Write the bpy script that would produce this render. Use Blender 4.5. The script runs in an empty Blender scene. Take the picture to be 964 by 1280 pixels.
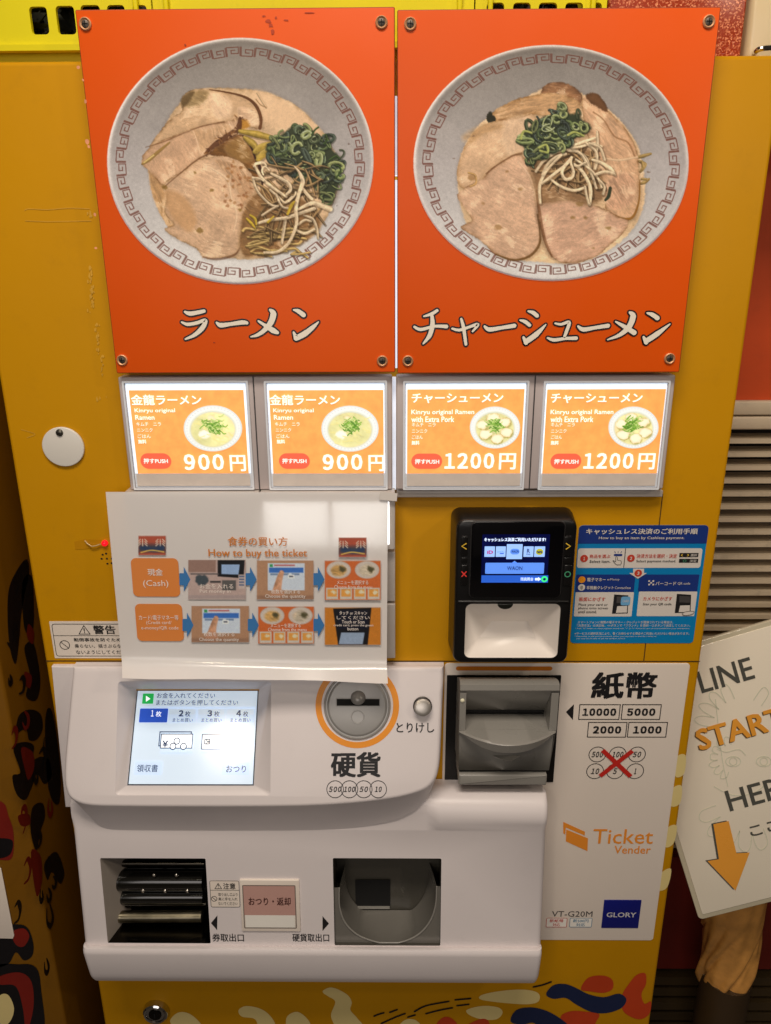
import bpy, bmesh, math, random
import numpy as np
from mathutils import Vector, Matrix
from mathutils.geometry import tessellate_polygon

random.seed(7)
S = bpy.context.scene
COL = S.collection
rad = math.radians

# ------------------------------------------------------------------ camera
CX, CH, CD = 0.02536, 1.5, 0.72837
PITCH, YAW, ROLL = rad(18.4008), rad(-0.7175), rad(-0.3171)
FPX = 962.0                                   # focal length in photo pixels (photo 964 x 1280)
_fw = np.array([math.sin(YAW) * math.cos(PITCH), math.cos(YAW) * math.cos(PITCH), -math.sin(PITCH)])
_r0 = np.array([math.cos(YAW), -math.sin(YAW), 0.0])
_u0 = np.cross(_r0, _fw)
_R = math.cos(ROLL) * _r0 + math.sin(ROLL) * _u0
_U = -math.sin(ROLL) * _r0 + math.cos(ROLL) * _u0
_O = np.array([CX, -CD, CH])
cam = bpy.data.cameras.new('camera')
camo = bpy.data.objects.new('camera', cam)
COL.objects.link(camo)
M = Matrix.Identity(4)
for i in range(3):
    M[i][0], M[i][1], M[i][2], M[i][3] = _R[i], _U[i], -_fw[i], _O[i]
camo.matrix_world = M
cam.sensor_fit = 'HORIZONTAL'
cam.sensor_width = 36.0
cam.lens = 36.0 * FPX / 964.0
cam.clip_start = 0.02
cam.clip_end = 60.0
S.camera = camo

# ------------------------------------------------------------------ light and exposure
W = bpy.data.worlds.new('World')
S.world = W
W.use_nodes = True
bg = W.node_tree.nodes['Background']
bg.inputs[0].default_value = (1.0, 0.8, 0.62, 1)
bg.inputs[1].default_value = 0.035
S.view_settings.view_transform = 'Standard'
S.view_settings.look = 'None'
S.view_settings.exposure = 0.0
S.view_settings.gamma = 1.0


def lamp_area(name, loc, target, size, power, color):
    l = bpy.data.lights.new(name, 'AREA')
    l.shape = 'RECTANGLE'
    l.size, l.size_y = size
    l.energy = power
    l.color = color
    o = bpy.data.objects.new(name, l)
    COL.objects.link(o)
    o.location = loc
    o.rotation_euler = (Vector(target) - Vector(loc)).to_track_quat('-Z', 'Y').to_euler()
    return o


def lamp_point(name, loc, r, power, color):
    l = bpy.data.lights.new(name, 'POINT')
    l.shadow_soft_size = r
    l.energy = power
    l.color = color
    o = bpy.data.objects.new(name, l)
    COL.objects.link(o)
    o.location = loc
    return o


lamp_area('ceiling_lamp', (-0.05, -0.85, 2.7), (0.0, -0.05, 1.2), (0.9, 0.35), 21.0, (1.0, 0.88, 0.75))
lamp_area('street_glow', (-0.3, -2.6, 1.7), (0.0, 0.0, 0.9), (1.6, 1.0), 12.0, (1.0, 0.92, 0.87))
lamp_point('bulb_left', (-0.555, -1.569, 2.224), 0.04, 7.0, (1.0, 0.86, 0.62))
lamp_point('bulb_right', (1.15, -1.05, 2.15), 0.04, 11.0, (1.0, 0.84, 0.66))

# ------------------------------------------------------------------ geometry of pixels and planes


def ray(u, v):
    return _fw * FPX + _R * (u - 482.0) - _U * (v - 640.0)


class Plane:
    """flat frame: origin, right, up, outward normal"""

    def __init__(s, o, ex, ez, n=None):
        s.o, s.ex, s.ez = np.array(o, float), np.array(ex, float), np.array(ez, float)
        s.n = np.cross(s.ex, s.ez) if n is None else np.array(n, float)

    def uv(s, u, v):
        d = ray(u, v)
        t = np.dot(s.o - _O, s.n) / np.dot(d, s.n)
        p = _O + d * t - s.o
        return (float(np.dot(p, s.ex)), float(np.dot(p, s.ez)))

    def P(s, a, b, l=0.0):
        return s.o + s.ex * a + s.ez * b + s.n * l

    def px(s, pts):
        return [s.uv(*p) for p in pts]

    def up(s, l):
        return Plane(s.o + s.n * l, s.ex, s.ez, s.n)


def FP(d):
    return Plane((0, -d, 0), (1, 0, 0), (0, 0, 1), (0, -1, 0))


def norm(v):
    v = np.array(v, float)
    return v / np.linalg.norm(v)


def plane3(p_tl, p_tr, p_b):
    """plane through three world points, right = tl->tr"""
    p_tl, p_tr, p_b = map(lambda q: np.array(q, float), (p_tl, p_tr, p_b))
    ex = norm(p_tr - p_tl)
    w = p_tl - p_b
    ez = norm(w - ex * np.dot(w, ex))
    return Plane(p_b, ex, ez)


def pw(u, v, d):
    """world point of a pixel at a distance d in front of the machine's front"""
    pl = FP(d)
    a, b = pl.uv(u, v)
    return pl.P(a, b)


def zat(v, d, u=482):
    return float(pw(u, v, d)[2])


def xat(u, v, d):
    return float(pw(u, v, d)[0])


def crop(ox, oy, s):
    return lambda x, y: (ox + x / s, oy + y / s)


def R4(pl, tl, tr, br, bl):
    q = pl.px([tl, tr, br, bl])
    return ((q[0][0] + q[3][0]) / 2, (q[2][1] + q[3][1]) / 2, (q[1][0] + q[2][0]) / 2, (q[0][1] + q[1][1]) / 2)


def rbox(pl, u0, v0, u1, v1):
    """axis aligned local box whose middle matches the pixel box"""
    um, vm = (u0 + u1) / 2, (v0 + v1) / 2
    return (pl.uv(u0, vm)[0], pl.uv(um, v1)[1], pl.uv(u1, vm)[0], pl.uv(um, v0)[1])


def rr(a0, b0, a1, b1, r=0.0, n=5):
    if r <= 0:
        return [(a0, b0), (a1, b0), (a1, b1), (a0, b1)]
    r = min(r, (a1 - a0) / 2.001, (b1 - b0) / 2.001)
    out = []
    for cx, cy, t0 in ((a1 - r, b0 + r, -90), (a1 - r, b1 - r, 0), (a0 + r, b1 - r, 90), (a0 + r, b0 + r, 180)):
        for k in range(n + 1):
            t = rad(t0 + 90 * k / n)
            out.append((cx + r * math.cos(t), cy + r * math.sin(t)))
    return out


def ell(a, b, ra, rb=None, n=40, t0=0, t1=360):
    rb = ra if rb is None else rb
    return [(a + ra * math.cos(rad(t0 + (t1 - t0) * k / n)), b + rb * math.sin(rad(t0 + (t1 - t0) * k / n))) for k in range(n)]


def offset(pts, d):
    """move a counter-clockwise polygon outward by d"""
    n = len(pts)
    out = []
    for i in range(n):
        p0, p1, p2 = (np.array(pts[j % n]) for j in (i - 1, i, i + 1))
        e1, e2 = norm(p1 - p0 + 1e-12), norm(p2 - p1 + 1e-12)
        n1, n2 = np.array([e1[1], -e1[0]]), np.array([e2[1], -e2[0]])
        m = n1 + n2
        k = np.dot(m, m)
        q = p1 + (m * (2 * d / k) if k > 0.5 else n1 * d)
        out.append((float(q[0]), float(q[1])))
    return out


def ccw(pts):
    a = sum(pts[i - 1][0] * pts[i][1] - pts[i][0] * pts[i - 1][1] for i in range(len(pts)))
    return list(pts) if a > 0 else list(pts)[::-1]


def smooth(pts, k=6, closed=True):
    n = len(pts)
    P = [np.array(p, float) for p in pts]
    out = []
    for i in range(n if closed else n - 1):
        g = (lambda j: P[j % n]) if closed else (lambda j: P[min(max(j, 0), n - 1)])
        p0, p1, p2, p3 = g(i - 1), g(i), g(i + 1), g(i + 2)
        for q in range(k):
            t = q / k
            out.append(tuple(0.5 * (2 * p1 + (p2 - p0) * t + (2 * p0 - 5 * p1 + 4 * p2 - p3) * t * t + (3 * p1 - p0 - 3 * p2 + p3) * t ** 3)))
    if not closed:
        out.append(tuple(P[-1]))
    return out


# ------------------------------------------------------------------ materials


def lin(c):
    c = np.asarray(c, float) / 255.0
    return np.where(c <= 0.04045, c / 12.92, ((c + 0.055) / 1.055) ** 2.4)


_mats = {}


def mat(name, c, rough=0.5, metal=0.0, var=0.06, vscale=9.0, bump=0.0, bscale=250.0, coat=0.0, emit=0.0, spec=0.5, grime=0.0, emit_col=None):
    """procedural material: base colour (sRGB 0-255) broken up by noise, uneven gloss, fine bump"""
    if name in _mats:
        return _mats[name]
    m = bpy.data.materials.new(name)
    _mats[name] = m
    m.use_nodes = True
    nt = m.node_tree
    N, L = nt.nodes, nt.links
    b = N['Principled BSDF']
    c = lin(c)
    b.inputs['Metallic'].default_value = metal
    b.inputs['Specular IOR Level'].default_value = spec
    b.inputs['Coat Weight'].default_value = coat
    b.inputs['Coat Roughness'].default_value = 0.06
    tc = N.new('ShaderNodeTexCoord')
    nz = N.new('ShaderNodeTexNoise')
    nz.inputs['Scale'].default_value = vscale
    nz.inputs['Detail'].default_value = 5
    L.new(tc.outputs['Object'], nz.inputs['Vector'])
    cr = N.new('ShaderNodeValToRGB')
    cr.color_ramp.elements[0].position = 0.3
    cr.color_ramp.elements[1].position = 0.7
    cr.color_ramp.elements[0].color = (*np.clip(c * (1 - var), 0, 1), 1)
    cr.color_ramp.elements[1].color = (*np.clip(c * (1 + var), 0, 1), 1)
    L.new(nz.outputs['Fac'], cr.inputs['Fac'])
    out = cr.outputs['Color']
    if grime > 0:
        n2 = N.new('ShaderNodeTexNoise')
        n2.inputs['Scale'].default_value = 34
        n2.inputs['Detail'].default_value = 8
        n2.inputs['Roughness'].default_value = 0.7
        L.new(tc.outputs['Object'], n2.inputs['Vector'])
        r2 = N.new('ShaderNodeValToRGB')
        r2.color_ramp.elements[0].position = 0.56
        r2.color_ramp.elements[1].position = 0.72
        r2.color_ramp.elements[0].color = (0, 0, 0, 1)
        r2.color_ramp.elements[1].color = (grime, grime, grime, 1)
        L.new(n2.outputs['Fac'], r2.inputs['Fac'])
        mx = N.new('ShaderNodeMix')
        mx.data_type = 'RGBA'
        L.new(r2.outputs['Color'], mx.inputs['Factor'])
        L.new(out, mx.inputs['A'])
        mx.inputs['B'].default_value = (*(c * 0.45 + 0.01), 1)
        out = mx.outputs['Result']
    L.new(out, b.inputs['Base Color'])
    n3 = N.new('ShaderNodeTexNoise')
    n3.inputs['Scale'].default_value = 22
    n3.inputs['Detail'].default_value = 6
    L.new(tc.outputs['Object'], n3.inputs['Vector'])
    mr = N.new('ShaderNodeMapRange')
    mr.inputs['To Min'].default_value = max(rough - 0.08, 0.02)
    mr.inputs['To Max'].default_value = min(rough + 0.10, 1.0)
    L.new(n3.outputs['Fac'], mr.inputs['Value'])
    L.new(mr.outputs['Result'], b.inputs['Roughness'])
    if bump > 0:
        n4 = N.new('ShaderNodeTexNoise')
        n4.inputs['Scale'].default_value = bscale
        n4.inputs['Detail'].default_value = 3
        L.new(tc.outputs['Object'], n4.inputs['Vector'])
        bp = N.new('ShaderNodeBump')
        bp.inputs['Strength'].default_value = bump
        bp.inputs['Distance'].default_value = 0.001
        L.new(n4.outputs['Fac'], bp.inputs['Height'])
        L.new(bp.outputs['Normal'], b.inputs['Normal'])
    if emit > 0:
        if emit_col is None:
            L.new(out, b.inputs['Emission Color'])
        else:
            b.inputs['Emission Color'].default_value = (*lin(emit_col), 1)
        b.inputs['Emission Strength'].default_value = emit
    return m


def mat_print(name, rough=0.45, emit=0.0, coat=0.0):
    """printed picture: colours live in the mesh attribute 'ink'"""
    if name in _mats:
        return _mats[name]
    m = bpy.data.materials.new(name)
    _mats[name] = m
    m.use_nodes = True
    N, L = m.node_tree.nodes, m.node_tree.links
    b = N['Principled BSDF']
    a = N.new('ShaderNodeAttribute')
    a.attribute_name = 'ink'
    L.new(a.outputs['Color'], b.inputs['Base Color'])
    b.inputs['Roughness'].default_value = rough
    b.inputs['Coat Weight'].default_value = coat
    if emit:
        L.new(a.outputs['Color'], b.inputs['Emission Color'])
        b.inputs['Emission Strength'].default_value = emit
    return m


# ------------------------------------------------------------------ mesh builder


class MB:
    def __init__(s):
        s.v, s.f, s.m, s.sm, s.mats = [], [], [], [], []

    def mi(s, m):
        if m not in s.mats:
            s.mats.append(m)
        return s.mats.index(m)

    def face(s, pts, m, sm=False):
        i = len(s.v)
        s.v += [tuple(map(float, p)) for p in pts]
        s.f.append(tuple(range(i, i + len(pts))))
        s.m.append(s.mi(m))
        s.sm.append(sm)

    def mesh(s, V, F, m, sm=False):
        i = len(s.v)
        s.v += [tuple(map(float, p)) for p in V]
        k = s.mi(m)
        for f in F:
            s.f.append(tuple(i + j for j in f))
            s.m.append(k)
            s.sm.append(sm)
        return s

    def poly(s, pl, pts, m, l=0.0):
        s.face([pl.P(a, b, l) for a, b in ccw(pts)], m)
        return s

    def holed(s, pl, outer, holes, m, l=0.0):
        loops = [ccw(outer)] + [ccw(h)[::-1] for h in holes]
        tri = tessellate_polygon([[Vector((a, b, 0)) for a, b in lp] for lp in loops])
        flat = [p for lp in loops for p in lp]
        F = []
        for t in tri:
            p = [flat[i] for i in t]
            ar = (p[1][0] - p[0][0]) * (p[2][1] - p[0][1]) - (p[1][1] - p[0][1]) * (p[2][0] - p[0][0])
            if abs(ar) > 1e-14:
                F.append(t if ar > 0 else t[::-1])
        s.mesh([pl.P(a, b, l) for a, b in flat], F, m)
        return s

    def loft(s, loops, m, cap0=False, cap1=True, sm=True):
        """loops of equal length, counter-clockwise seen from the front, back to front"""
        n = len(loops[0])
        V = [p for lp in loops for p in lp]
        F = []
        for k in range(len(loops) - 1):
            for i in range(n):
                j = (i + 1) % n
                F.append((k * n + i, k * n + j, (k + 1) * n + j, (k + 1) * n + i))
        s.mesh(V, F, m, sm)
        if cap1:
            s.face(loops[-1], m)
        if cap0:
            s.face(loops[0][::-1], m)
        return s

    def plate(s, pl, pts, m, l0, l1, bev=0.0, side=None):
        """slab between lifts l0 and l1 with a rounded front edge"""
        pts = ccw(pts)
        lp = [[pl.P(a, b, l0) for a, b in pts]]
        if bev > 0:
            for t in (0, 30, 60, 90):
                q = offset(pts, -bev * (1 - math.cos(rad(t))))
                lp.append([pl.P(a, b, l1 - bev * (1 - math.sin(rad(t)))) for a, b in q])
        else:
            lp.append([pl.P(a, b, l1) for a, b in pts])
        s.loft(lp, side or m, cap1=False)
        s.face(lp[-1], m)
        return s

    def ring(s, pl, outer, inner, m, l=0.0):
        o, i = ccw(outer), ccw(inner)
        n = len(o)
        V = [pl.P(a, b, l) for a, b in o] + [pl.P(a, b, l) for a, b in i]
        s.mesh(V, [(k, (k + 1) % n, n + (k + 1) % n, n + k) for k in range(n)], m)
        return s

    def stroke(s, pl, pts, w, m, l=0.0, cap=True):
        """ribbon along a line, w a width or a list of widths"""
        n = len(pts)
        P = [np.array(p, float) for p in pts]
        ws = [w] * n if not hasattr(w, '__len__') else w
        Lf, Rt = [], []
        for i in range(n):
            t = norm(P[min(i + 1, n - 1)] - P[max(i - 1, 0)] + 1e-12)
            nn = np.array([-t[1], t[0]])
            Lf.append(P[i] + nn * ws[i] / 2)
            Rt.append(P[i] - nn * ws[i] / 2)
        V = [pl.P(a[0], a[1], l) for a in Lf] + [pl.P(a[0], a[1], l) for a in Rt]
        s.mesh(V, [(n + i, n + i + 1, i + 1, i) for i in range(n - 1)], m)
        if cap:
            for i in (0, n - 1):
                s.poly(pl, ell(P[i][0], P[i][1], ws[i] / 2, n=10), m, l + (0.00002 if i else 0.00001))
        return s

    def outline(s, pl, pts, w, m, l=0.0):
        p = ccw(pts)
        return s.ring(pl, p, offset(p, -w), m, l)

    def box(s, x0, y0, z0, x1, y1, z1, m):
        V = [(x, y, z) for x in (x0, x1) for y in (y0, y1) for z in (z0, z1)]
        F = [(0, 1, 3, 2), (4, 6, 7, 5), (0, 4, 5, 1), (2, 3, 7, 6), (0, 2, 6, 4), (1, 5, 7, 3)]
        return s.mesh(V, F, m)

    def lathe(s, c, axis, prof, m, n=32, cap=True):
        axis = norm(axis)
        t = np.array([1, 0, 0]) if abs(axis[0]) < 0.9 else np.array([0, 1, 0])
        e1 = norm(np.cross(t, axis))
        e2 = np.cross(axis, e1)
        c = np.array(c, float)
        lp = [[c + axis * h + (e1 * math.cos(2 * math.pi * k / n) + e2 * math.sin(2 * math.pi * k / n)) * r for k in range(n)] for r, h in prof]
        return s.loft(lp, m, cap1=cap)

    def tube(s, pts, r, m, n=8):
        P = [np.array(p, float) for p in pts]
        loops = []
        e = None
        for i in range(len(P)):
            t = norm(P[min(i + 1, len(P) - 1)] - P[max(i - 1, 0)])
            if e is None:
                e = norm(np.cross(t, (0.31, 0.2, 0.93)))
            e = norm(e - t * np.dot(e, t))
            f = np.cross(t, e)
            ri = r[i] if hasattr(r, '__len__') else r
            loops.append([P[i] + (e * math.cos(2 * math.pi * k / n) + f * math.sin(2 * math.pi * k / n)) * ri for k in range(n)])
        return s.loft(loops, m, cap0=True)

    def text(s, pl, body, box, m, l=0.0004, bold=0.0, shear=0.0, px=True, keep=False, space=1.0):
        if body.isdigit() and len(body) > 0:
            body, space, bold = ''.join(chr(ord(ch_) + 0xFEE0) for ch_ in body), .52, bold * 1.5
        """lettering fitted to a pixel box (or local box when px is False)"""
        cu = bpy.data.curves.new('t', 'FONT')
        cu.body = body
        cu.size = 1.0
        cu.shear = shear
        cu.resolution_u = 2
        cu.space_character = space
        o = bpy.data.objects.new('t', cu)
        COL.objects.link(o)
        dg = bpy.context.evaluated_depsgraph_get()
        me = bpy.data.meshes.new_from_object(o.evaluated_get(dg))
        n = len(me.vertices)
        co = np.empty(n * 3)
        me.vertices.foreach_get('co', co)
        co = co.reshape(-1, 3)[:, :2]
        F = [tuple(p.vertices) for p in me.polygons]
        bpy.data.objects.remove(o)
        bpy.data.curves.remove(cu)
        bpy.data.meshes.remove(me)
        if n == 0:
            return s
        a0, b0, a1, b1 = rbox(pl, *box) if px else box
        mn, mx = co.min(0), co.max(0)
        sx, sy = (a1 - a0) / (mx[0] - mn[0]), (b1 - b0) / (mx[1] - mn[1])
        if keep:
            sx = sy = min(sx, sy)
        ctr = (mn + mx) / 2
        k = 0
        tall = max(mx[1] - mn[1], .5)
        bx, by = bold * abs(b1 - b0) / tall, bold * .7 * abs(b1 - b0) / tall
        sx, sy = max(sx - 2 * bx / (mx[0] - mn[0]), sx * .6), max(sy - 2 * by / (mx[1] - mn[1]), sy * .6)
        for dx, dy in (((-1, -1), (1, 1), (1, -1), (-1, 1)) if bold > 0 else ((0, 0),)):
            V = [pl.P((a0 + a1) / 2 + (x - ctr[0]) * sx + dx * bx, (b0 + b1) / 2 + (y - ctr[1]) * sy + dy * by, l + k * 1e-5) for x, y in co]
            s.mesh(V, F, m)
            k += 1
        return s

    def build(s, name, parent=None, bev=0.0, sharp=35, seg=2, root_loc=None):
        me = bpy.data.meshes.new(name)
        loc = np.array((0.0, 0, 0))
        if parent is not None:
            p = parent
            while p is not None:
                loc = loc + np.array(p.location)
                p = p.parent
        elif root_loc is not None:
            loc = np.array(root_loc, float)
        V = np.array(s.v) - loc
        me.from_pydata([tuple(p) for p in V], [], s.f)
        for m in s.mats:
            me.materials.append(m)
        me.polygons.foreach_set('material_index', s.m)
        me.polygons.foreach_set('use_smooth', s.sm)
        if bev > 0:
            bm = bmesh.new()
            bm.from_mesh(me)
            bmesh.ops.remove_doubles(bm, verts=bm.verts, dist=1e-5)
            es = [e for e in bm.edges if len(e.link_faces) == 2 and e.calc_face_angle(0) > rad(28)]
            bmesh.ops.bevel(bm, geom=es, offset=bev, segments=seg, profile=0.5, affect='EDGES', clamp_overlap=True)
            for f in bm.faces:
                f.smooth = True
            bm.to_mesh(me)
            bm.free()
            me.set_sharp_from_angle(angle=rad(50))
        elif any(s.sm):
            bm = bmesh.new()
            bm.from_mesh(me)
            bmesh.ops.remove_doubles(bm, verts=bm.verts, dist=1e-6)
            bm.to_mesh(me)
            bm.free()
            me.set_sharp_from_angle(angle=rad(sharp))
        me.update()
        o = bpy.data.objects.new(name, me)
        COL.objects.link(o)
        if parent is not None:
            o.parent = parent
        elif root_loc is not None:
            o.location = root_loc
        return o


def thing(name, label, cat, loc=(0, 0, 0), group=None):
    o = bpy.data.objects.new(name, None)
    o.empty_display_size = 0.05
    COL.objects.link(o)
    o.location = loc
    return tag(o, label, cat, group)


def tag(o, label=None, cat=None, group=None, kind=None):
    for k, v in (('label', label), ('category', cat), ('group', group), ('kind', kind)):
        if v:
            o[k] = v
    return o


# ------------------------------------------------------------------ painter for printed pictures


def vnoise(x, y, seed):
    r = np.random.RandomState(seed).rand(128, 128)
    xi, yi = np.floor(x).astype(int), np.floor(y).astype(int)
    fx, fy = x - xi, y - yi
    fx, fy = fx * fx * (3 - 2 * fx), fy * fy * (3 - 2 * fy)
    g = lambda i, j: r[(xi + i) % 128, (yi + j) % 128]
    return (g(0, 0) * (1 - fx) + g(1, 0) * fx) * (1 - fy) + (g(0, 1) * (1 - fx) + g(1, 1) * fx) * fy


def fnoise(x, y, seed, o=3):
    return sum(vnoise(x * 2 ** k, y * 2 ** k, seed + k) / 2 ** k for k in range(o)) / sum(1 / 2 ** k for k in range(o)) * 2 - 1


class Canvas:
    """picture painted in photo-pixel units, later printed on a flat mesh"""

    def __init__(s, u0, v0, u1, v1, cell=0.8, c=(255, 255, 255)):
        s.u = np.arange(u0, u1 + cell, cell)
        s.v = np.arange(v0, v1 + cell, cell)
        s.X, s.Y = np.meshgrid(s.u, s.v)
        s.c = np.zeros(s.X.shape + (3,)) + np.array(c, float)
        s.cell = cell

    def win(s, p, pad):
        p = np.asarray(p)
        i0 = np.searchsorted(s.u, p[:, 0].min() - pad)
        i1 = np.searchsorted(s.u, p[:, 0].max() + pad)
        j0 = np.searchsorted(s.v, p[:, 1].min() - pad)
        j1 = np.searchsorted(s.v, p[:, 1].max() + pad)
        return slice(j0, max(j1, j0)), slice(i0, max(i1, i0))

    def sdf(s, pts, w):
        X, Y = s.X[w], s.Y[w]
        d = np.full(X.shape, 1e9)
        ins = np.zeros(X.shape, bool)
        n = len(pts)
        for i in range(n):
            x0, y0 = pts[i - 1]
            x1, y1 = pts[i]
            dx, dy = x1 - x0, y1 - y0
            t = np.clip(((X - x0) * dx + (Y - y0) * dy) / (dx * dx + dy * dy + 1e-9), 0, 1)
            d = np.minimum(d, (X - x0 - t * dx) ** 2 + (Y - y0 - t * dy) ** 2)
            if y0 != y1:
                ins ^= ((y0 > Y) != (y1 > Y)) & (X < dx * (Y - y0) / (y1 - y0) + x0)
        d = np.sqrt(d)
        return np.where(ins, -d, d)

    def mix(s, w, a, col):
        s.c[w] = s.c[w] * (1 - a[..., None]) + np.asarray(col, float) * a[..., None]

    def fill(s, pts, col, soft=1.0, alpha=1.0, edge=None, ew=1.5, fiber=None, amp=0.1, seed=1, sm=True, lowamp=0.06, rough=1.1):
        if sm:
            pts = smooth(pts, 5)
        w = s.win(pts, soft * 2)
        if s.X[w].size == 0:
            return
        sd = s.sdf(pts, w)
        X, Y = s.X[w], s.Y[w]
        if sm:
            sd = sd + rough * (fnoise(X / 3.2, Y / 3.2, seed + 17) + .6 * fnoise(X / 1.5, Y / 1.5, seed + 23))
        a = np.clip(0.5 - sd / soft, 0, 1) * alpha
        c = np.zeros(X.shape + (3,)) + np.array(col, float)
        if fiber is not None:
            t = rad(fiber)
            wob = fnoise(X / 25, Y / 25, seed + 9) * 7
            p, q = X * math.cos(t) + Y * math.sin(t), -X * math.sin(t) + Y * math.cos(t) + wob
            f = .65 * fnoise(p / 9, q / 1.7, seed) + .35 * fnoise(p / 26, q / 5, seed + 31)
            g = fnoise(X / 16, Y / 16, seed + 5)
            h = fnoise(X / 2.4, Y / 2.4, seed + 11)
            z = fnoise(X / 34, Y / 34, seed + 41)
            c = c * (1 + amp * f + 1.6 * lowamp * g + .10 * z + 0.05 * h)[..., None]
            dk = np.clip((f - 0.34) * 2.4, 0, 1) * min(amp * 3.0, 0.45) * np.clip(.5 + 1.5 * z, 0, 1)
            c = c * (1 - dk[..., None]) + np.array((104, 66, 42.)) * dk[..., None]
            fat = np.clip((g + .5 * f - 0.22) * 3, 0, 1) * 0.45
            c = c * (1 - fat[..., None]) + np.array((226, 196, 164.)) * fat[..., None]
            wet = np.clip((fnoise(X / 2.0, Y / 1.4, seed + 51) - .52) * 6, 0, 1) * np.clip(.2 + 1.8 * g, 0, 1) * .7
            c = c * (1 - wet[..., None]) + np.array((240, 220, 196.)) * wet[..., None]
            pit = np.clip((fnoise(X / 2.2, Y / 1.8, seed + 61) - .55) * 6, 0, 1) * .35
            c = c * (1 - pit[..., None]) + np.array((120, 84, 54.)) * pit[..., None]
            lit = np.exp(-np.clip(-sd, 0, 50) / 1.1) * .35
            c = c * (1 - lit[..., None]) + np.array((222, 190, 156.)) * lit[..., None]
        if edge is not None:
            brk = np.clip(0.65 + 0.9 * fnoise(X / 7, Y / 7, seed + 3), 0, 1)
            e = np.exp(-np.clip(-sd, 0, 50) / ew) * brk
            c = c * (1 - e[..., None]) + np.array(edge, float) * e[..., None]
        s.mix(w, a, c)

    def shadow(s, pts, off=(1.5, 2.0), soft=6, alpha=0.28, col=(70, 48, 32)):
        s.fill([(x + off[0], y + off[1]) for x, y in pts], col, soft, alpha)

    def line(s, pts, wd, col, hi=None, shade=0.45, alpha=1.0, sm=True, shadow=0.0):
        if sm and len(pts) > 2:
            pts = smooth(pts, 6, closed=False)
        n = len(pts)
        ws = np.interp(np.linspace(0, 1, n), np.linspace(0, 1, len(wd)), wd) if hasattr(wd, '__len__') else np.full(n, float(wd))
        if shadow:
            s.line([(x + 1.2, y + 1.6) for x, y in pts], ws + 1.5, (50, 35, 20), shade=0, alpha=shadow, sm=False)
        w = s.win(pts, ws.max() + 2)
        X, Y = s.X[w], s.Y[w]
        if X.size == 0:
            return
        d = np.full(X.shape, 1e9)
        sg = np.zeros(X.shape)
        hw = np.ones(X.shape)
        for i in range(1, n):
            x0, y0 = pts[i - 1]
            dx, dy = pts[i][0] - x0, pts[i][1] - y0
            t = np.clip(((X - x0) * dx + (Y - y0) * dy) / (dx * dx + dy * dy + 1e-9), 0, 1)
            ex, ey = X - x0 - t * dx, Y - y0 - t * dy
            q = np.hypot(ex, ey)
            k = q < d
            d = np.where(k, q, d)
            sg = np.where(k, (ey - ex * 0.6) / 1.17, sg)
            hw = np.where(k, (ws[i - 1] * (1 - t) + ws[i] * t) / 2, hw)
        a = np.clip(0.5 + (hw - d) / 1.0, 0, 1) * alpha
        r = np.clip(sg / hw, -1, 1)
        f = 1 - shade * np.clip(r, 0, 1) ** 1.3 - shade * 0.5 * np.clip(-r - 0.5, 0, 1)
        if hi is not None:
            f = f * (1 + .20 * fnoise(X / 5, Y / 5, 77) + .08 * fnoise(X / 1.8, Y / 1.8, 78))
        c = np.array(col, float) * f[..., None]
        if hi is not None:
            h = np.clip(1 - np.abs(r + 0.3) * 2.6, 0, 1) * 0.7
            c = c * (1 - h[..., None]) + np.array(hi, float) * h[..., None]
        s.mix(w, a, c)

    def rect(s, u0, v0, u1, v1, col, soft=1.0, alpha=1.0):
        s.fill([(u0, v0), (u1, v0), (u1, v1), (u0, v1)], col, soft, alpha, sm=False)

    def grain(s, k=0.03, seed=4):
        r = np.random.RandomState(seed)
        s.c *= 1 + k * r.randn(*s.c.shape[:2])[..., None] * 0.6 + k * fnoise(s.X / 3, s.Y / 3, seed)[..., None]

    def build(s, name, pl, m, parent, l=0.0005, mask=None, gain=(1, 1, 1)):
        nv, nu = s.X.shape
        D = _fw[None, None] * FPX + _R * (s.X - 482.0)[..., None] - _U * (s.Y - 640.0)[..., None]
        o = pl.o + pl.n * l
        t = np.dot(o - _O, pl.n) / (D @ pl.n)
        P = (_O + D * t[..., None]).reshape(-1, 3)
        idx = np.arange(nv * nu).reshape(nv, nu)
        F = np.stack([idx[:-1, :-1], idx[1:, :-1], idx[1:, 1:], idx[:-1, 1:]], -1).reshape(-1, 4)
        if mask is not None:
            mk = mask(s.X, s.Y).reshape(-1)
            F = F[mk[F].any(1)]
        used = np.unique(F)
        re = np.full(nv * nu, -1)
        re[used] = np.arange(len(used))
        F = re[F]
        loc = np.zeros(3)
        p = parent
        while p is not None:
            loc = loc + np.array(p.location)
            p = p.parent
        me = bpy.data.meshes.new(name)
        me.vertices.add(len(used))
        me.vertices.foreach_set('co', (P[used] - loc).astype(np.float32).ravel())
        me.loops.add(len(F) * 4)
        me.loops.foreach_set('vertex_index', F.astype(np.int32).ravel())
        me.polygons.add(len(F))
        me.polygons.foreach_set('loop_start', (np.arange(len(F)) * 4).astype(np.int32))
        me.update(calc_edges=True)
        at = me.attributes.new('ink', 'FLOAT_COLOR', 'POINT')
        c = lin(np.clip(s.c, 0, 255)).reshape(-1, 3)[used] / np.array(gain)
        at.data.foreach_set('color', np.concatenate([np.clip(c, 0, 0.95), np.ones((len(c), 1))], 1).astype(np.float32).ravel())
        me.materials.append(m)
        ob = bpy.data.objects.new(name, me)
        COL.objects.link(ob)
        ob.parent = parent
        return ob


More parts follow.
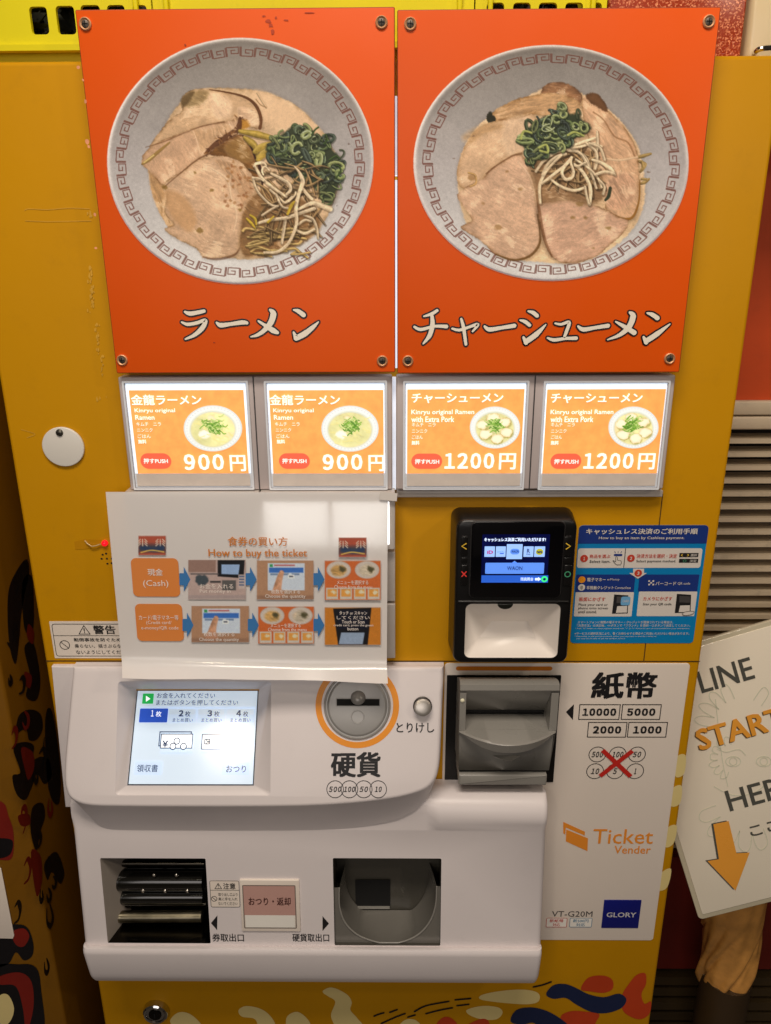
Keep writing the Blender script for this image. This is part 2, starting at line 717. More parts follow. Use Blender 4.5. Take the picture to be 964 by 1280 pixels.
# ------------------------------------------------------------------ shared materials
YEL = mat('yellow_paint', (200, 142, 0), 0.5, spec=.25, var=0.05, vscale=5, bump=0.12, bscale=90, grime=0.10)
WHT = mat('white_plastic', (228, 220, 220), 0.38, var=0.02, vscale=6, bump=0.06, bscale=900, grime=.05)
GRY = mat('grey_plastic', (144, 141, 135), 0.28, var=0.04, bump=0.05, bscale=900)
FRAMEG = mat('warm_grey_plastic', (196, 184, 182), 0.42, var=0.03)
BLK = mat('black_plastic', (14, 13, 13), 0.35, var=0.1, bump=0.1, bscale=1200)
DARK = mat('dark_void', (6, 5, 5), 0.8, var=0.2)
INK = mat('black_ink', (26, 24, 26), 0.5, var=0.1)
INKG = mat('grey_ink', (70, 66, 66), 0.5, var=0.1)
ORI = mat('orange_ink', (240, 150, 20), 0.45, var=0.04)
REDI = mat('red_ink', (196, 40, 30), 0.45, var=0.05)
WHI = mat('white_ink', (240, 236, 228), 0.5, var=0.03)
VINYL = mat('white_vinyl', (238, 226, 214), 0.45, var=0.03, vscale=4)
STEEL = mat('brushed_steel', (196, 190, 180), 0.22, metal=1.0, var=0.06)
DSTEEL = mat('dark_steel', (60, 56, 50), 0.18, metal=1.0, var=0.15)
CHROME = mat('chrome', (205, 205, 205), 0.08, metal=1.0, var=0.02)
CREAM = mat('cream_paint', (226, 206, 150), 0.5, var=0.06)
BLUEI = mat('navy_ink', (22, 34, 70), 0.45, var=0.12)
REDM = mat('brick_red_paint', (188, 62, 22), 0.5, var=0.12)
BLKM = mat('black_paint', (18, 15, 18), 0.4, var=0.12)
LENS = mat('clear_plastic_edge', (235, 240, 248), 0.15, var=0.02, emit=0.0)
GLOW = mat('backlight', (226, 238, 255), 0.3, var=0.05, vscale=30, emit=.82)
GLOWS = mat('soft_backlight', (225, 232, 245), 0.3, var=0.1, vscale=40, emit=0.55)
# ------------------------------------------------------------------ the setting
FLOOR = mat('floor_tile', (70, 62, 55), 0.6, var=0.2, grime=0.3)
b = MB()
b.box(-4, -4, -0.1, 4, 3, 0.0, FLOOR)
tag(b.build('floor'), kind='structure')
WALLM = mat('orange_red_wall_paint', (204, 74, 18), 0.6, var=0.1, grime=0.2)
b = MB()
b.box(-4, 0.62, 0.0, 4, 0.72, 3.0, mat('dark_wall', (40, 26, 18), 0.7, var=0.2))
tag(b.build('wall'), kind='structure')

MZ = (zat(77, 0, 60) + zat(67, 0, 930)) / 2      # top of the machine
# ------------------------------------------------------------------ ticket machine
TM = thing('ticket_machine', 'tall yellow ramen ticket machine with white coin console and lit menu buttons', 'ticket machine', (0, 0.19, 0))
b = MB()
b.box(-0.35, 0, 0.02, 0.35, 0.38, MZ, YEL)
cab = b.build('cabinet', TM, bev=0.004)
# seams of the door
b = MB()
F0 = FP(0)
SEAM = mat('seam_shadow', (70, 45, 6), 0.7)
xs = xat(827, 630, 0)
b.poly(F0, [(xs - .0005, zat(826, 0)), (xs + .0005, zat(826, 0)), (xs + .0005, zat(618, 0)), (xs - .0005, zat(618, 0))], SEAM, 0.0004)
zs = zat(826, 0, 100)
b.poly(F0, [(-.349, zs - .0006), (.349, zs - .0006), (.349, zs + .0006), (-.349, zs + .0006)], SEAM, 0.0005)
b.build('door_seam', cab)
# old tape marks and scuffs
TAPE = mat('tape_residue', (212, 160, 40), 0.5, var=0.15, vscale=60)
b = MB()
for (u, v, w, h, n_) in ((113, 345, 3, 22, 16), (115, 375, 4, 34, 26), (122, 425, 3, 40, 22), (127, 460, 3, 30, 12), (127, 498, 6, 4, 5), (112, 268, 3, 10, 8)):
    for i in range(n_):
        uu, vv = u + random.gauss(0, w * .5), v + random.uniform(-.5, .5) * h
        q = random.uniform(.0004, .0014)
        a_, z_ = F0.uv(uu, vv)
        b.poly(F0, smooth([(a_ + q * random.uniform(.4, 1) * math.cos(t), z_ + 1.9 * q * random.uniform(.4, 1) * math.sin(t)) for t in np.linspace(0, 6.28, 7)[:-1]], 3), TAPE, .0003 + i * 1e-5)
b.stroke(F0, F0.px(smooth([(31, 263), (36, 261), (60, 262), (85, 260), (112, 261)], 3, False)), .0006, TAPE, .0003)
b.stroke(F0, F0.px([(32, 276), (60, 277), (114, 276)]), .0006, TAPE, .0003)
b.stroke(F0, F0.px(smooth([(27, 537), (38, 540), (44, 543), (34, 547)], 3, False)), .0008, TAPE, .0003)
b.build('tape_mark', cab)

# painted pattern along the bottom and the right edge
k4, k5, k6, k7 = crop(80, 1000, 3.0125), crop(390, 1000, 3.0125), crop(660, 990, 3.171), crop(830, 780, 2.56)
CREAMP = mat('cream_mural_paint', (225, 205, 140), 0.5, var=0.06)


def blob(pts, m, k, l):
    b = MB()
    b.poly(F0, smooth(F0.px([k(*p) for p in pts]), 5), m, l)
    b.build('mural_patch', TM)


for pts in ([(400, 830), (430, 800), (470, 803), (510, 835), (525, 870), (470, 890), (420, 860)],
            [(658, 790), (690, 775), (750, 790), (790, 830), (795, 870), (740, 870), (720, 825), (670, 815)],
            [(838, 820), (880, 797), (925, 835), (925, 880), (850, 880)]):
    blob(pts, CREAMP, k4, .0004)
for pts in ([(40, 720), (75, 705), (130, 730), (150, 760), (145, 790), (170, 820), (195, 860), (110, 870), (72, 815), (88, 760), (60, 738)],
            [(637, 735), (700, 720), (790, 713), (850, 725), (855, 755), (820, 768), (740, 765), (640, 752)],
            [(583, 790), (640, 775), (700, 780), (718, 800), (695, 825), (640, 825), (595, 810)],
            [(325, 860), (350, 828), (390, 828), (415, 860), (370, 880)]):
    blob(pts, CREAMP, k5, .0004)
for pts in ([(466, 850), (490, 820), (520, 818), (548, 845), (540, 880), (480, 880)], [(578, 852), (640, 823), (668, 838), (660, 880), (600, 880)]):
    blob(pts, REDM, k5, .0005)
for pts in ([(210, 780), (240, 735), (300, 727), (335, 745), (335, 780), (300, 795), (250, 790)],
            [(375, 800), (400, 760), (430, 725), (465, 718), (468, 760), (450, 800), (462, 838), (488, 830), (480, 880), (440, 900), (390, 880), (372, 850)],
            [(130, 890), (170, 868), (230, 870), (282, 880), (270, 910), (250, 940), (150, 940)]):
    blob(pts, REDM, k6, .0005)
blob([(72, 800), (100, 765), (150, 760), (200, 780), (240, 800), (300, 812), (360, 798), (390, 820), (370, 855), (310, 875), (250, 870), (190, 840), (150, 815), (100, 818)], BLUEI, k6, .0007)
blob([(748, 832), (770, 790), (830, 780), (900, 800), (970, 850), (1000, 900), (880, 900), (840, 840), (790, 845)], BLUEI, k5, .0007)
for p in ([(235, 812), (252, 805), (270, 800)], [(294, 798), (320, 788)], [(262, 840), (310, 818), (350, 803)], [(362, 816), (388, 808)], [(387, 795), (430, 773), (515, 757)], [(430, 803), (480, 790), (528, 781)], [(540, 751), (597, 746)], [(547, 773), (590, 768)], [(835, 702), (870, 694), (900, 683)]):
    b = MB()
    b.stroke(F0, F0.px(smooth([k5(*q) for q in p], 4, False)), .0026, BLKM, .0009)
    b.build('mural_dash', TM)
for pts in ([(845, 947), (857, 944), (855, 967), (844, 970)], [(839, 987), (852, 982), (850, 1004), (838, 1007)], [(833, 1036), (846, 1032), (842, 1054), (831, 1058)], [(826, 1092), (839, 1086), (834, 1109), (822, 1112)]):
    blob(pts, CREAMP, lambda *p: p, .0004)

# ---- backlit strip behind the gap between the two posters
b = MB()
xg = xat(495.5, 250, .022)
z0, z1 = zat(462, .022), zat(225, .012)
b.box(xg - .008, -.012, z0, xg + .008, 0, z1, GLOW)
b.box(xg - .008, -.012, z1 + .004, xg + .008, 0, zat(120, .012), GLOWS)
b.box(xat(490.5, 540, .006), -.006, zat(612, .006), xat(495.2, 540, .006), 0, zat(472, .006), GLOWS)
b.build('button_backlight', TM)

# ---- menu buttons
BD = 0.014
FB = FP(BD)
b = MB()
zt, zb = zat(470, BD), zat(612, BD)
for (ua, ub, va) in ((147, 490, 470), (495.5, 845, 469)):
    a0, a1 = xat(ua, va, BD), xat(ub, va, BD)
    b.plate(FB, rr(a0, zb, a1, zt, .0015, 2), FRAMEG, -BD, 0, .0015)
bank = b.build('button_bank', TM)
b = MB()
for u in (320.5, 669):
    x = xat(u, 540, BD) if u < 482 else xat(665.5, 540, BD)
    b.poly(FB, [(x - .0006, zb), (x + .0006, zb), (x + .0006, zt), (x - .0006, zt)], INKG, .0004)
b.build('joint', bank)

CARD = mat('backlit_orange_card', (246, 166, 88), 0.4, var=0.09, vscale=130, emit=0.58)
LWHI = mat('backlit_white_print', (255, 252, 245), 0.4, var=0.02, emit=0.62)
LRED = mat('backlit_red_pill', (240, 100, 72), 0.4, var=0.04, emit=0.55)
LSTRIP = mat('paper_strip', (224, 212, 202), 0.4, var=0.06, vscale=60)
q4, q5 = crop(140, 460, 2.678), crop(490, 460, 2.678)


def small_bowl(cu, cv, ru, rv, pork, seed):
    C = Canvas(cu - ru - 1, cv - rv - 1, cu + ru + 1, cv + rv + 1, 0.55, (235, 165, 90))
    e = lambda k, dx=0, dy=0: [(cu + dx + ru * k * math.cos(t), cv + dy + rv * k * math.sin(t)) for t in np.linspace(0, 2 * math.pi, 40)[:-1]]
    C.fill(e(0.99), (205, 218, 224), 1, sm=False)
    C.fill(e(0.94), (238, 240, 236), 1.5, sm=False)
    for k in range(46):
        t = k / 46 * 2 * math.pi
        C.fill([(cu + ru * r * math.cos(t + d), cv + rv * r * math.sin(t + d)) for r, d in ((.85, -.03), (.91, -.03), (.91, .03), (.85, .03))], (190, 198, 205), .8, .7, sm=False)
    C.fill(e(0.80, 0, 1), (206, 214, 200), 2.5, sm=False)
    C.fill(e(0.75, 0, 1.5), (226, 224, 160), 2.0, sm=False, fiber=20, amp=.08, seed=seed)
    R = np.random.RandomState(seed)
    if pork:
        for a in np.linspace(.4, 2 * math.pi + .4, 7)[:-1]:
            px_, py_ = cu + ru * .50 * math.cos(a), cv + rv * .48 * math.sin(a) + 1
            C.fill([(px_ + 1 + 8 * math.cos(t), py_ + 1.5 + 6.5 * math.sin(t)) for t in np.linspace(0, 6.28, 9)[:-1]], (150, 140, 70), 2, .6)
            C.fill([(px_ + 8 * math.cos(t) * R.uniform(.85, 1.15), py_ + 6.2 * math.sin(t) * R.uniform(.85, 1.15)) for t in np.linspace(0, 6.28, 8)[:-1]], (246, 236, 206), 1.0, edge=(176, 148, 70), ew=.9, seed=seed)
    else:
        C.fill([(cu - 12, cv + 2), (cu - 18, cv + 8), (cu - 10, cv + 13), (cu - 3, cv + 8)], (240, 238, 225), 3)
        C.fill([(cu - 8, cv - 14), (cu - 2, cv - 17), (cu + 4, cv - 12), (cu - 3, cv - 8)], (240, 230, 190), 2, edge=(200, 180, 120), seed=4)
        for k in range(26):
            x, y = cu + R.uniform(-.55, .6) * ru, cv + R.uniform(-.4, .6) * rv
            C.line([(x, y), (x + R.uniform(-5, 5), y + R.uniform(-2, 2)), (x + R.uniform(-8, 8), y + R.uniform(-4, 4))], 1.0, (238, 228, 150), shade=.2)
    for k in range(70):
        x, y = cu + R.normal(0, .15) * ru, cv - 3 + R.normal(0, .17) * rv
        g = R.choice([0, 1, 2])
        C.line([(x - R.uniform(1, 4), y + R.uniform(-3, 3)), (x, y), (x + R.uniform(1, 4), y + R.uniform(-3, 3))], 1.3, ((84, 138, 40), (130, 178, 66), (188, 212, 128))[g], shade=.3)
    return C


PICLIT = mat_print('backlit_picture', 0.4, 0.62)
buttons = [
    # window TL TR BR BL, card TL TR BR BL, bowl centre, radius, pork, crop
    ([(45, 48), (452, 48), (470, 400), (78, 400)], [(60, 73), (440, 73), (460, 352), (85, 352)], (338, 202), (99, 78), 0, q4),
    ([(510, 48), (915, 48), (917, 400), (540, 400)], [(527, 73), (907, 73), (912, 352), (540, 352)], (797, 203), (97, 78), 0, q4),
    ([(42, 48), (450, 48), (437, 400), (45, 400)], [(50, 70), (443, 70), (430, 352), (52, 352)], (345, 199), (85, 71), 1, q5),
    ([(512, 48), (920, 48), (890, 400), (495, 400)], [(522, 70), (915, 70), (887, 352), (500, 352)], (809, 199), (85, 71), 1, q5)]
for bi, (win, card, bc, br_, pork, k) in enumerate(buttons):
    w = R4(FB, *[k(*p) for p in win])
    c = R4(FB, *[k(*p) for p in card])
    b = MB()
    b.holed(FB, rr(w[0] - .0018, w[1] - .0018, w[2] + .0018, w[3] + .0018, .001, 2), [rr(w[0], w[1], w[2], w[3], .0006, 2)], LENS, .0022)
    b.plate(FB, rr(w[0], w[1], w[2], w[3], .0006, 2), LENS, 0, .0005)
    o, i = rr(w[0] - .0018, w[1] - .0018, w[2] + .0018, w[3] + .0018, .001, 2), rr(w[0], w[1], w[2], w[3], .0006, 2)
    b.loft([[FB.P(a, z, 0) for a, z in ccw(o)], [FB.P(a, z, .0022) for a, z in ccw(o)]], LENS, cap1=False)
    btn = b.build('menu_button', TM)
    b = MB()
    b.poly(FB, [(w[0] + .001, c[1]), (w[2] - .001, c[1]), (w[2] - .001, w[3] - .001), (w[0] + .001, w[3] - .001)], GLOW, .0008)
    b.build('backlight', btn)
    b = MB()
    b.poly(FB, [(c[0], c[1]), (c[2], c[1]), (c[2], c[3]), (c[0], c[3])], CARD, .0012)
    crd = b.build('card', btn)
    b = MB()
    b.poly(FB, [(w[0] + .002, w[1] + .002), (w[2] - .002, w[1] + .002), (w[2] - .002, c[1] - .0006), (w[0] + .002, c[1] - .0006)], LSTRIP, .0012)
    b.build('paper_strip', btn)
    b = MB()
    if not pork:
        dx = 0 if bi == 0 else 463
        tb = [('金龍ラーメン', 66, 88, 301, 123, .02), ('Kinryu original', 78, 134, 213, 151, .012), ('Ramen', 80, 156, 144, 172, .012),
              ('キムチ　ニラ', 84, 180, 166, 193, .0), ('ニンニク', 86, 200, 138, 212, .0), ('ごはん', 88, 220, 132, 233, .0), ('無料', 90, 238, 117, 252, .02),
              ('900', 243, 287, 376, 340, .02), ('円', 396, 290, 449, 344, .02), ('押すPUSH', 108, 301, 189, 318, .02)]
        pill = (97, 284, 200, 336)
        tl = -10 if bi else 0
    else:
        dx = 0 if bi == 2 else 465
        tb = [('チャーシューメン', 66, 84, 372, 116, .02), ('Kinryu original Ramen', 65, 138, 275, 158, .012), ('with Extra Pork', 65, 161, 208, 180, .012),
              ('キムチ　ニラ', 67, 182, 146, 195, .0), ('ニンニク', 67, 203, 118, 216, .0), ('ごはん', 67, 223, 103, 236, .0), ('無料', 66, 242, 92, 256, .02),
              ('1200', 176, 283, 342, 336, .02), ('円', 358, 284, 414, 338, .02), ('押すPUSH', 77, 303, 158, 320, .02)]
        pill = (65, 285, 168, 336)
        tl = 0
    for s_, x0, y0, x1, y1, bo in tb:
        b.text(FB, s_, (*k(x0 + dx, y0), *k(x1 + dx, y1)), LWHI, .0019, bo)
    b.build('lettering', crd)
    b = MB()
    pb = rbox(FB, *k(pill[0] + dx, pill[1]), *k(pill[2] + dx, pill[3]))
    b.poly(FB, rr(*pb, .02, 8), LRED, .0015)
    b.build('push_mark', crd)
    cu, cv = k(*bc)
    ru, rv = br_[0] / 2.678, br_[1] / 2.678
    C = small_bowl(cu, cv, ru, rv, pork, 3 + bi)
    C.build('bowl_picture', FB, PICLIT, crd, .0016, mask=lambda X, Y: ((X - cu) / ru) ** 2 + ((Y - cv) / rv) ** 2 < 1, gain=(1.0, 1.0, 1.0))

# ---- light plastic rail under the right bank, and the lower rows of buttons half hidden by the paper
b = MB()
RAIL = mat('clear_rail_plastic', (196, 188, 182), 0.25, var=0.05, vscale=40)
z0, z1 = zat(622, .008), zat(613.5, .008)
b.box(xat(496, 617, .008), -.008, z0, xat(829, 617, .008), 0, z1, RAIL)
b.build('rail', TM, bev=.001)
b = MB()
lx0, lx1 = xat(160, 640, .014), xat(494, 640, .014)
rows = [(616, 687), (690, 752), (755, 823)]
for (va, vb) in rows:
    sd_ = .0225 if va == 616 else .014
    za, zb_ = zat(va, sd_), zat(vb, sd_)
    x = lx0
    wd = (lx1 - lx0 - .001) / 2
    for j in range(2):
        b = MB()
        b.plate(FP(sd_), rr(x, zb_, x + wd, za, .001, 2), RAIL, -sd_, 0, .001)
        x += wd + .001
        sp_ = b.build('spare_button', TM)
        if va == 616:
            spare = spare_l = (sp_ if j == 0 else spare_l)
            spare_r = sp_
for (u0, u1, sp_) in ((331, 411, spare_l), (416, 487, spare_r)):
    b = MB()
    r_ = rbox(FP(.0230), u0, 627, u1, 681)
    b.poly(FP(.0230), rr(*r_, .001, 2), mat('bright_backlight', (255, 255, 255), .3, var=.02, emit=1.05), 0)
    b.build('backlight', sp_)
# ------------------------------------------------------------------ coin console
XL, XR = -0.325, 0.1885
prof = [(976, .004), (979, .014), (984, .026), (991, .036), (1000, .0435), (1010, .0495), (1022, .0528), (1031, .0528), (1038, .0480),
        (1183.5, .0640), (1185, .0672), (1188, .0700), (1192, .0718), (1196, .0724), (1219, .0672), (1223, .066), (1226, .064), (1228, .060)]
PZ = [(-d, zat(v, d)) for v, d in prof]
PZ = PZ + [(-.001, PZ[-1][1] + .004)]
PZ = [(-.001, PZ[0][1])] + PZ
IB = 9                                             # index of the face with the outlets: PZ[IB] .. PZ[IB+1]
b = MB()
pts2 = [(-y, z) for y, z in PZ]                    # (distance, height)
rc = .006


def shrink(k):
    out = []
    n = len(pts2)
    for i in range(n):
        t = norm(np.array(pts2[min(i + 1, n - 1)]) - np.array(pts2[max(i - 1, 0)]))
        nn = np.array([-t[1], t[0]])               # outward: distance grows
        if nn[0] < 0 and abs(nn[0]) > .3:
            nn = -nn
        q = np.array(pts2[i]) - np.array([1.0, 0.0]) * k * (0.85 if 0 < i < n - 1 else 0) - np.array([0, 1.0]) * (k * .8 * np.sign(t[0] if False else (pts2[i][1] - (PZ[2][1] + PZ[-2][1]) / 2)) * (1 if (i < 4 or i > n - 6) else 0))
        out.append((max(q[0], .001), q[1]))
    return out


st = []
for t in (0, 22, 45, 68, 90):
    st.append((XL + rc * (1 - math.sin(rad(t))), rc * (1 - math.cos(rad(90 - t)) if False else 1 - math.sin(rad(t)))))
st = [(XL + rc * (1 - math.cos(rad(t))), rc * (1 - math.sin(rad(t)))) for t in (0, 22, 45, 68, 90)]
st += [(XR - (x - XL), k) for x, k in st[::-1]]
XC = xat(546, 1015, .055)
flat_ = lambda P_: [((min(d, .0455 if i > 4 else d), z) if i < IB else (d, z)) for i, (d, z) in enumerate(P_)]
secs = [[(x, -d, z) for d, z in (flat_(shrink(k)) if x < XC else shrink(k))] for x, k in st]
mids = [[(XC - .011, -d, z) for d, z in flat_(shrink(0))], [(XC + .004, -d, z) for d, z in shrink(0)]]
secs = secs[:5] + mids + secs[5:]
np_ = len(pts2)
for i in range(len(secs) - 1):
    mid = (i in (4, 5, 6))
    for j in range(np_ - 1):
        if mid and j == IB:
            continue
        b.face([secs[i][j], secs[i][j + 1], secs[i + 1][j + 1], secs[i + 1][j]], WHT, True)
b.face(secs[0][::-1], WHT)
b.face(secs[-1], WHT)
pA, pB = secs[4][IB], secs[7][IB]
pC = secs[4][IB + 1]
BP = plane3(pA, pB, pC)
hgt = float(np.dot(np.array(pA) - BP.o, BP.ez))
wid = pB[0] - pA[0]
th = R4(BP, (131, 1073), (260.5, 1073), (260, 1179), (129, 1179))
ch = R4(BP, (418, 1073), (551.5, 1073), (551, 1182), (416.5, 1182))
th = (th[0], max(th[1], .002), th[2], th[3])
ch = (ch[0], max(ch[1], .001), ch[2], ch[3])
outer = [(0, 0), (wid, 0), (wid, hgt), (0, hgt)]
b.holed(BP, outer, [rr(*th, .0015, 3), rr(*ch, .0015, 3)], WHT)
cons = b.build('coin_console', TM, sharp=40)

# back plate of the console
b = MB()
b.plate(F0, F0.px([(67, 830), (110, 830), (140, 1005), (84, 1005)]), WHT, 0, .006, .0015)
b.build('back_plate', cons)

# ticket outlet: dark steel chute with a bright roller bar
b = MB()
D = .044
o4 = [(th[0], th[1]), (th[2], th[1]), (th[2], th[3]), (th[0], th[3])]
front = [BP.P(a, z, 0) for a, z in o4]
back = [BP.P(a, z, -D) for a, z in [(th[0] + .012, th[1] + .004), (th[2] - .003, th[1] + .004), (th[2] - .003, th[3] - .004), (th[0] + .012, th[3] - .004)]]
CHUTE = mat('chute_grey', (176, 166, 156), .4)
for i, m in ((0, DSTEEL), (1, DSTEEL), (2, DARK), (3, CHUTE)):
    j = (i + 1) % 4
    b.face([front[i], front[j], back[j], back[i]], m)
BG = mat('glossy_dark_plate', (16, 15, 12), .12, var=.4, vscale=40)
b.face(back, BG)
out_ = b.build('ticket_outlet', TM)
k4 = crop(80, 1000, 3.0125)
b = MB()
TPb = BP.up(-.026)
p0, p1 = TPb.uv(*k4(150, 440)), TPb.uv(*k4(520, 438))
b.tube([TPb.P(*p0), TPb.P(*p1)], .0066, mat('worn_steel', (128, 121, 102), .3, metal=1.0, var=.3, vscale=50), 20)
p0, p1 = BP.up(-.036).uv(*k4(175, 395)), BP.up(-.036).uv(*k4(535, 392))
b.tube([BP.up(-.036).P(*p0), BP.up(-.036).P(*p1)], .003, DSTEEL, 12)
p0, p1 = BP.up(-.038).uv(*k4(170, 238)), BP.up(-.038).uv(*k4(530, 238))
b.tube([BP.up(-.038).P(*p0), BP.up(-.038).P(*p1)], .004, DSTEEL, 12)
b.build('guide_bar', out_)
ROLL = mat('glossy_black_roller', (20, 19, 16), .1, var=.3, vscale=30, coat=.6)
for (yy, dd, rr2) in ((300, .034, .0125), (360, .036, .010), (505, .034, .011)):
    b = MB()
    q_ = BP.up(-dd)
    p0, p1 = q_.uv(*k4(182 if yy < 400 else 205, yy)), q_.uv(*k4(528, yy))
    b.tube([q_.P(*p0), q_.P(*p1)], rr2, ROLL, 24)
    b.build('roller', out_)
b = MB()
BQ = BP.up(-.0225)
for p in ((340, 282), (424, 282), (298, 342), (381, 342), (465, 342), (320, 492), (400, 492), (485, 492)):
    a, z = BQ.uv(*k4(*p))
    b.lathe(BQ.P(a, z), BQ.n, [(.0024, 0), (.0022, .001), (.0014, .0018), (.0003, .0021)], STEEL, 12)
b.build('rivet', out_)

# coin tray: rounded cup with a square chute
k5 = crop(390, 1000, 3.0125)
CUP = mat('cup_grey_plastic', (112, 109, 103), .18, var=.06)
CUPD = mat('cup_dark_plastic', (78, 75, 68), .2, var=.08)
b = MB()
o4 = [(ch[0], ch[1]), (ch[2], ch[1]), (ch[2], ch[3]), (ch[0], ch[3])]
front = [BP.P(a, z, 0) for a, z in o4]
DD = .046
back = [BP.P(a, z, -DD) for a, z in o4]
for i in (0, 1, 2, 3):
    j = (i + 1) % 4
    b.face([front[i], front[j], back[j], back[i]], CUPD if i != 2 else DARK)
b.face(back, CUPD)
BR_ = BP.up(-.004)
arc = smooth([BR_.uv(*k5(*p)) for p in ((103, 330), (104, 400), (125, 460), (170, 505), (230, 530), (290, 540), (350, 530), (405, 502), (445, 455), (466, 395), (470, 325))], 5, False)
arc = [(min(max(a, ch[0] + .0006), ch[2] - .0006), max(z, ch[1] + .0006)) for a, z in arc]
lower = [(ch[0] + .0002, arc[0][1])] + arc + [(ch[2] - .0002, arc[-1][1]), (ch[2] - .0002, ch[1] + .0002), (ch[0] + .0002, ch[1] + .0002)]
b.poly(BR_, lower, CUP)
tray = b.build('coin_tray', TM)
b = MB()
BK = BP.up(-DD + .001)
a0, zf = BK.uv(*k5(130, 412))
a1, _ = BK.uv(*k5(440, 412))
n = len(arc)
mid = []
bk = []
for i, (a, z) in enumerate(arc):
    t = (a - arc[0][0]) / (arc[-1][0] - arc[0][0])
    aa = a0 + (a1 - a0) * t
    bk.append(BP.P(aa, zf if z < zf else max(zf, z), -DD + .002))
    zm = min(z, zf) * .6 + zf * .4 - .004 if z < zf else z
    mid.append(BP.P(a * .6 + aa * .4, max(zm, ch[1] + .001), -DD * .5))
fr = [BP.P(a, z, -.004) for a, z in arc]
for A_, B_ in ((fr, mid), (mid, bk)):
    for i in range(n - 1):
        b.face([A_[i], A_[i + 1], B_[i + 1], B_[i]], CUP, True)
b.tube([BP.P(a, z, -.0035) for a, z in arc], .0009, GRY, 8)
b.build('cup', tray, sharp=60)
b = MB()
sq = [BK.uv(*k5(*p)) for p in ((163, 298), (295, 298), (295, 400), (165, 400))]
b.poly(BK, sq, DARK, .0012)
b.plate(BK, [BK.uv(*k5(*p)) for p in ((165, 397), (293, 397), (293, 404), (165, 404))], GRY, 0, .003)
b.build('coin_chute', tray)

# printed marks and warning label of the console
b = MB()
b.text(BP, '券取出口', (*k4(559, 503), *k4(678, 533)), INK, .0003, .012)
b.text(BP, '硬貨取出口', (365.6, 1167, 411.6, 1177), INK, .0003, .012)
b.build('lettering', cons)
b = MB()
b.poly(BP, BP.px([k4(554, 463), k4(577, 490), k4(578, 434)]), INK, .0003)
b.build('arrow_mark', cons)
b = MB()
b.poly(BP, BP.px([k5(40, 437), k5(40, 493), k5(64, 465)]), INK, .0003)
b.build('arrow_mark', cons)
b = MB()
wb = rbox(BP, *k4(551, 303), *k4(662, 403))
b.poly(BP, rr(*wb, .002), VINYL, .0003)
b.outline(BP, rr(*wb, .002), .0005, INK, .0005)
z = BP.uv(*k4(600, 339))[1]
b.stroke(BP, [(wb[0], z), (wb[2], z)], .0005, INK, .0005, cap=False)
b.text(BP, '注意', (*k4(600, 312), *k4(646, 335)), INK, .0006, .012)
tri = BP.px([k4(567, 334), k4(596, 334), k4(581, 311)])
b.outline(BP, tri, .0006, INK, .0006)
b.text(BP, '!', (*k4(580, 317), *k4(583, 331)), INK, .0006)
c_ = BP.uv(*k4(566, 371))
b.outline(BP, ell(*c_, .0034, n=24), .0006, INK, .0006)
b.stroke(BP, [(c_[0] - .0023, c_[1] + .0023), (c_[0] + .0023, c_[1] - .0023)], .0006, INK, .0006, cap=False)
for i, t in enumerate(('取り出し口より', '奥に手を入れ', 'ないでください')):
    b.text(BP, t, (*k4(582, 349 + 17 * i), *k4(654, 361 + 17 * i)), INK, .0006)
b.build('warning_label', cons)

# change / return button
rbx = rbox(BP, *k4(667, 297), *k4(889, 490))
rin = rbox(BP, *k4(680, 318), *k4(872, 474))
b = MB()
b.plate(BP, rr(*rbx, .001, 2), VINYL, 0, .0022, .0008)
ret = b.build('return_button', TM)
b = MB()
BRN = mat('brown_button_window', (198, 156, 146), .3, var=.04, coat=.4)
zs_ = BP.uv(*k4(776, 428))[1]
b.poly(BP, [(rin[0], zs_), (rin[2], zs_), (rin[2], rin[3]), (rin[0], rin[3])], BRN, .0026)
b.poly(BP, [(rin[0] + .0008, rin[1]), (rin[2] - .0008, rin[1]), (rin[2] - .0008, zs_), (rin[0] + .0008, zs_)], WHI, .0026)
b.outline(BP, rr(rin[0] - .001, rin[1] - .001, rin[2] + .001, rin[3] + .001, .001, 2), .001, mat('frame_shadow_grey', (120, 108, 100), .4), .0027)
b.text(BP, 'おつり・返却', (*k4(697, 360), *k4(855, 390)), mat('dark_brown_ink', (78, 40, 34), .5), .003, .012)
b.build('button_face', ret)

# sloped cover with the touch screen
SP = plane3(pw(100, 832, .012), pw(540, 832, .012), pw(300, 990, .062))
outl = [(90, 832.5), (86.5, 870), (83, 910), (79.5, 952), (79, 975), (81, 988), (86, 998.5), (98, 1006), (116, 1009.5), (150, 1010.5), (220, 1011), (300, 1011), (380, 1010), (440, 1006.5), (490, 1000.5), (520, 993.5), (536, 986), (545, 975), (549.5, 958), (551.5, 930), (553, 890), (554.5, 860), (555.5, 832.5), (400, 832.5), (250, 832.5)]
O2 = ccw(smooth(SP.px(outl[:23]), 3, False) + SP.px(outl[23:]))
zb0 = SP.uv(300, 1011)[1]
zb1 = SP.uv(300, 955)[1]
dz = zat(1010, .066) - zat(1038, .0480)
axm = (SP.uv(300, 930)[0])
La, Lb = [], []
for a, z in O2:
    p = SP.P(a, z, -.005)
    w_ = np.clip((zb1 - z) / (zb1 - zb0), 0, 1)
    w_ = w_ * w_ * (3 - 2 * w_)
    sx = w_ * (.016 if a < axm else -.008) * min(1, abs(a - axm) / .18) ** 3
    q = np.array([p[0] + sx, max(p[1], -.048), p[2] - w_ * dz])
    Lb.append(q)
    La.append(np.array([q[0], -.0005, q[2]]))
loops = [La, Lb, [SP.P(a, z, -.006) for a, z in O2]]
for t in (25, 50, 70, 90):
    loops.append([SP.P(a, z, -.006 * (1 - math.sin(rad(t)))) for a, z in offset(O2, -.005 * (1 - math.cos(rad(t))))])
